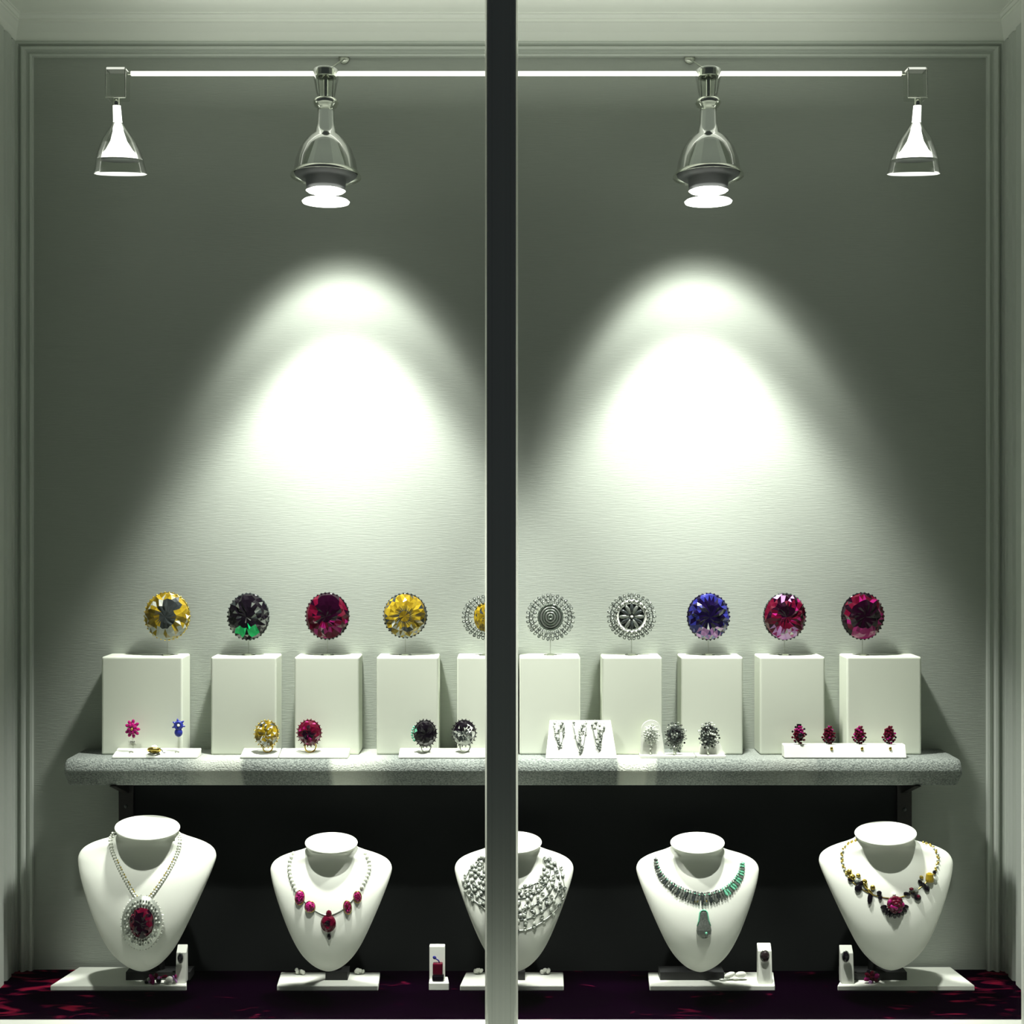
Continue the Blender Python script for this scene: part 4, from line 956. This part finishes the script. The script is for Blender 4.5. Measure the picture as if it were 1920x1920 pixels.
# ------------------------------------------------------------------ track light
LY = -.21; ls = S(LY)
def at(px, py): return W(px, py, LY)
rail = thing('light_rail', 'long bright white light rail near the top of the back wall', 'light rail', at(966, 138))
obj('lit_tube', MB().cyl(at(246, 138), at(1690, 138), 4.4 * ls, 0, 16), TUBE, rail)
obj('tube_cover', MB().lathe([(5.6 * ls, 0), (5.6 * ls, 1444 * ls)], at(246, 138), 16, 0, Matrix.Rotation(PI / 2, 4, 'Y')), ACRYL, rail) if False else None
for px in (612, 1328):
    p = at(px, 134); q = Vector((p.x, -.0005, cz(111, 0)))
    obj('wall_arm', MB().cyl(p, q, .0016, 0, 8).cyl(q + Vector((0, -.004, 0)), q, .010, 0, 16), SATIN, rail)
ex = MB()
def lamp_main(px, lab, aim):
    o = at(px, 378); t = thing('spotlight_lamp', lab, 'lamp', o, group='bell shaped glass lamps on the rail')
    Lp = lambda r, py: (r * ls, (378 - py) * ls)
    obj('rail_clamp', MB().lathe([Lp(22, 131), Lp(24, 133), Lp(23.5, 146), Lp(17, 178), Lp(15, 180)], o, 28).lathe([Lp(13, 180), Lp(15, 146), Lp(13, 145)], o, 28), GLASS, t)
    obj('clamp_core', MB().cyl(o + Vector((0, 0, (378 - 133) * ls)), o + Vector((0, 0, (378 - 145) * ls)), 20 * ls, 0, 20).cyl(o + Vector((0, 0, (378 - 145) * ls)), o + Vector((0, 0, (378 - 186) * ls)), 5 * ls, 0, 12), CHROME, t)
    obj('collar', MB().lathe([Lp(.1, 184), Lp(15, 184), Lp(22, 188), Lp(24, 193), Lp(21, 199), Lp(15, 203), Lp(16, 207), Lp(.1, 207)], o, 30), CHROME, t)
    obj('neck', MB().lathe([Lp(12, 206), Lp(14, 225), Lp(17, 252), Lp(20, 262), Lp(33, 300), Lp(40, 326), Lp(36, 331), Lp(36, 336), Lp(.1, 336)], o, 12, 0, None, False), CONE, t, label='faceted grey cone with a faint added glow')
    obj('glass_bell', MB().lathe([Lp(15, 206), Lp(17, 235), Lp(22, 252), Lp(36, 262), Lp(48, 280), Lp(56, 302), Lp(60, 325)], o, 44).lathe([Lp(58, 325), Lp(54, 302), Lp(46, 281), Lp(34, 264), Lp(20, 254)], o, 44), GLASS, t)
    obj('rim', MB().lathe([Lp(59, 322), Lp(62, 324), Lp(66, 330), Lp(66, 332), Lp(61, 328), Lp(57, 327)], o, 44), CHROME, t)
    obj('lamp_holder', MB().lathe([Lp(58, 328), Lp(50, 334), Lp(38, 335), Lp(36, 352), Lp(.1, 352)], o, 40), HOLD, t)
    M = Matrix.Rotation(R(3.5), 4, 'X')
    obj('lamp_lens', MB().lathe([Lp(.1, 355), Lp(30, 355), Lp(37, 358), Lp(33, 361), Lp(14, 364), Lp(16, 369), Lp(41, 375), Lp(44.5, 378), Lp(43, 381), Lp(.1, 382)], o, 40, 0, M), LENS, t)
    for nm, tilt, half, w, bl, rad in (('wide_beam', 35, 39.8, WIDE_W, .30, .024), ('narrow_beam', 13, 37.0, CORE_W, .55, .04), ('down_beam', -7, 38, DOWN_W, .9, .05), ('halo_beam', 40, 46, HALO_W, .5, .02)):
        l = bpy.data.lights.new(nm, 'SPOT'); l.energy = w; l.spot_size = R(half * 2); l.spot_blend = bl; l.shadow_soft_size = rad; l.color = (1, 1, .945)
        lo = bpy.data.objects.new(nm, l); C.objects.link(lo); lo.parent = t
        lo.location = (0, 0, -.026); lo.rotation_euler = (R(tilt), 0, R(aim))
    return t
WIDE_W, CORE_W, DOWN_W, HALO_W = 6.0, 50., 46., 2.6
lamp_main(611, 'glass bell spotlight hanging left of the mullion, lens lit', 0)
lamp_main(1328, 'glass bell spotlight hanging right of the mullion, lens lit', -5)

def lamp_end(px, bx0, bx1, lab, sgn):
    o = at(px, 322); t = thing('glass_bell_lamp', lab, 'lamp', o, group='bell shaped glass lamps on the rail')
    Lp = lambda r, py: (r * ls, (322 - py) * ls)
    tm = Matrix.Translation((0, 0, 124 * ls)) @ Matrix.Rotation(R(10), 4, 'X') @ Matrix.Translation((0, 0, -124 * ls))
    bc = (bx0 + bx1) / 2; a, b = at(bx0, 0).x, at(bx1, 0).x; zt0, zt1 = at(0, 132).z, at(0, 187).z; hw = (b - a) / 2
    ob = Vector((at(bc, 0).x, LY, 0))
    obj('end_block', MB().box(a, b, LY - hw * .7, LY + hw * .7, zt1, zt0 - .002), GLASS, t, bevel=.0015)
    obj('block_cap', MB().box(a + .001, b - .002, LY - hw * .6, LY + hw * .6, zt0 - .0018, zt0 + .0022), mat('glowing_cap_enamel', (.9, .92, .84), .3, emit=(1, 1, .9), es=.75), t, bevel=.001)  # cap glows by its own emission to look brightly lit
    fr = MB()
    for sx in (a + .0008, b - .0008): fr.cyl((sx, LY - hw * .7, zt1), (sx, LY - hw * .7, zt0), .0011, 0, 8)
    fr.cyl((a, LY - hw * .7, zt1), (b, LY - hw * .7, zt1), .0013, 0, 8)
    obj('block_frame', fr, CHROME, t)
    obj('swivel', MB().cyl(Vector((at(px, 0).x, LY, zt1 + .004)), Vector((at(px, 0).x, LY, at(0, 200).z)), 6.5 * ls, 0, 16), CHROME, t)
    obj('lit_trumpet', MB().lathe([Lp(.1, 198), Lp(7, 198), Lp(8, 225), Lp(10, 245), Lp(15, 262), Lp(25, 279), Lp(40, 293), Lp(41.5, 295)], o, 40, 0, tm), TRUMP, t)
    obj('trumpet_base', MB().lathe([Lp(41.3, 295.6), Lp(41.8, 297), Lp(.1, 293.5)], o, 40, 0, tm), mat('dark_reflector_back', (.09, .105, .095), .6), t)
    obj('glass_bell', MB().lathe([Lp(8, 228), Lp(16, 240), Lp(30, 260), Lp(40, 284), Lp(45, 306), Lp(48, 321)], o, 44, 0, tm).lathe([Lp(46.5, 321), Lp(43.5, 306), Lp(38.5, 284), Lp(28.5, 261)], o, 44, 0, tm), GLASS, t)
    obj('lit_rim', MB().lathe([Lp(.1, 320.5), Lp(44, 320.5), Lp(48, 322), Lp(44, 323.5), Lp(.1, 323.5)], o, 44, 0, tm @ Matrix.Rotation(R(3), 4, 'X')), mat('lit_diffuser', (1, 1, .96), .3, emit=(1, 1, .93), es=1.2), t)
lamp_end(219, 202, 240, 'clear glass bell lamp with a white trumpet at the left end of the rail', -1)
lamp_end(1720, 1698, 1735, 'clear glass bell lamp with a white trumpet at the right end of the rail', 1)
al = bpy.data.lights.new('rail_uplight', 'AREA'); al.shape = 'RECTANGLE'; al.size = 1440 * ls; al.size_y = .012; al.energy = 1.0; al.color = (1, 1, .93)
alo = bpy.data.objects.new('rail_uplight', al); C.objects.link(alo); alo.parent = rail; alo.location = (0, 0, .006); alo.rotation_euler = (R(180), 0, 0)
# joints between rail and end blocks
for px, x2, lab in ((247, 240, 'left'), (1689, 1698, 'right')):
    obj('end_joint', MB().cyl(at(px, 138), at(x2, 138), 3 * ls, 0, 12), CHROME, rail)

# added fill spots, unseen outside above the view, brightening each bust and plate
for cx in (270, 618, 964, 1311, 1667):
    l = bpy.data.lights.new('bust_fill_light', 'SPOT'); l.energy = 160; l.spot_size = R(11.5); l.spot_blend = .7; l.shadow_soft_size = .03; l.color = (1, 1, .945)
    lo = bpy.data.objects.new('bust_fill_light', l); C.objects.link(lo)
    x = (cx - 960) * S(-.1); lo.location = (x, -.80, 2.15); lo.rotation_euler = (Vector((x, -.09, .11)) - lo.location).to_track_quat('-Z', 'Y').to_euler()

# ------------------------------------------------------------------ world, camera
w = bpy.data.worlds.new('night_street'); sc.world = w; w.use_nodes = True; nt = w.node_tree; bg = nt.nodes['Background']
tc = nt.nodes.new('ShaderNodeTexCoord'); sx = nt.nodes.new('ShaderNodeSeparateXYZ'); rp = nt.nodes.new('ShaderNodeValToRGB'); mr = nt.nodes.new('ShaderNodeMapRange')
nt.links.new(tc.outputs['Generated'], sx.inputs[0]); nt.links.new(sx.outputs[2], mr.inputs[0]); mr.inputs[1].default_value = -1; mr.inputs[2].default_value = 1
e = rp.color_ramp.elements; e[0].position = 0; e[0].color = (.40, .44, .36, 1); e[1].position = 1; e[1].color = (.045, .05, .05, 1)
for p, c_ in ((.285, (1.05, 1.1, .94)), (.304, (.74, .78, .66)), (.322, (.36, .39, .33)), (.34, (.17, .19, .16)), (.375, (.075, .085, .08)), (.5, (.055, .061, .065))):
    k = e.new(p); k.color = (*c_, 1)
nt.links.new(mr.outputs[0], rp.inputs[0]); nt.links.new(rp.outputs[0], bg.inputs[0]); bg.inputs[1].default_value = .55

cam = bpy.data.cameras.new('camera'); co = bpy.data.objects.new('camera', cam); C.objects.link(co)
co.location = CAM; co.rotation_euler = (R(90), 0, 0); cam.sensor_width = 36; cam.lens = 36 * F / 1920; cam.clip_start = .05
sc.camera = co
for o in bpy.data.objects:
    if '_o' in o: del o['_o']
vs_ = sc.view_settings; vs_.view_transform = 'Standard'; vs_.look = 'None'; vs_.gamma = 1; vs_.use_curve_mapping = False; vs_.exposure = 0
sc.cycles.max_bounces = 8; sc.cycles.transparent_max_bounces = 24; sc.cycles.caustics_reflective = False; sc.cycles.caustics_refractive = False
sc.cycles.use_denoising = True; sc.cycles.sample_clamp_indirect = 4
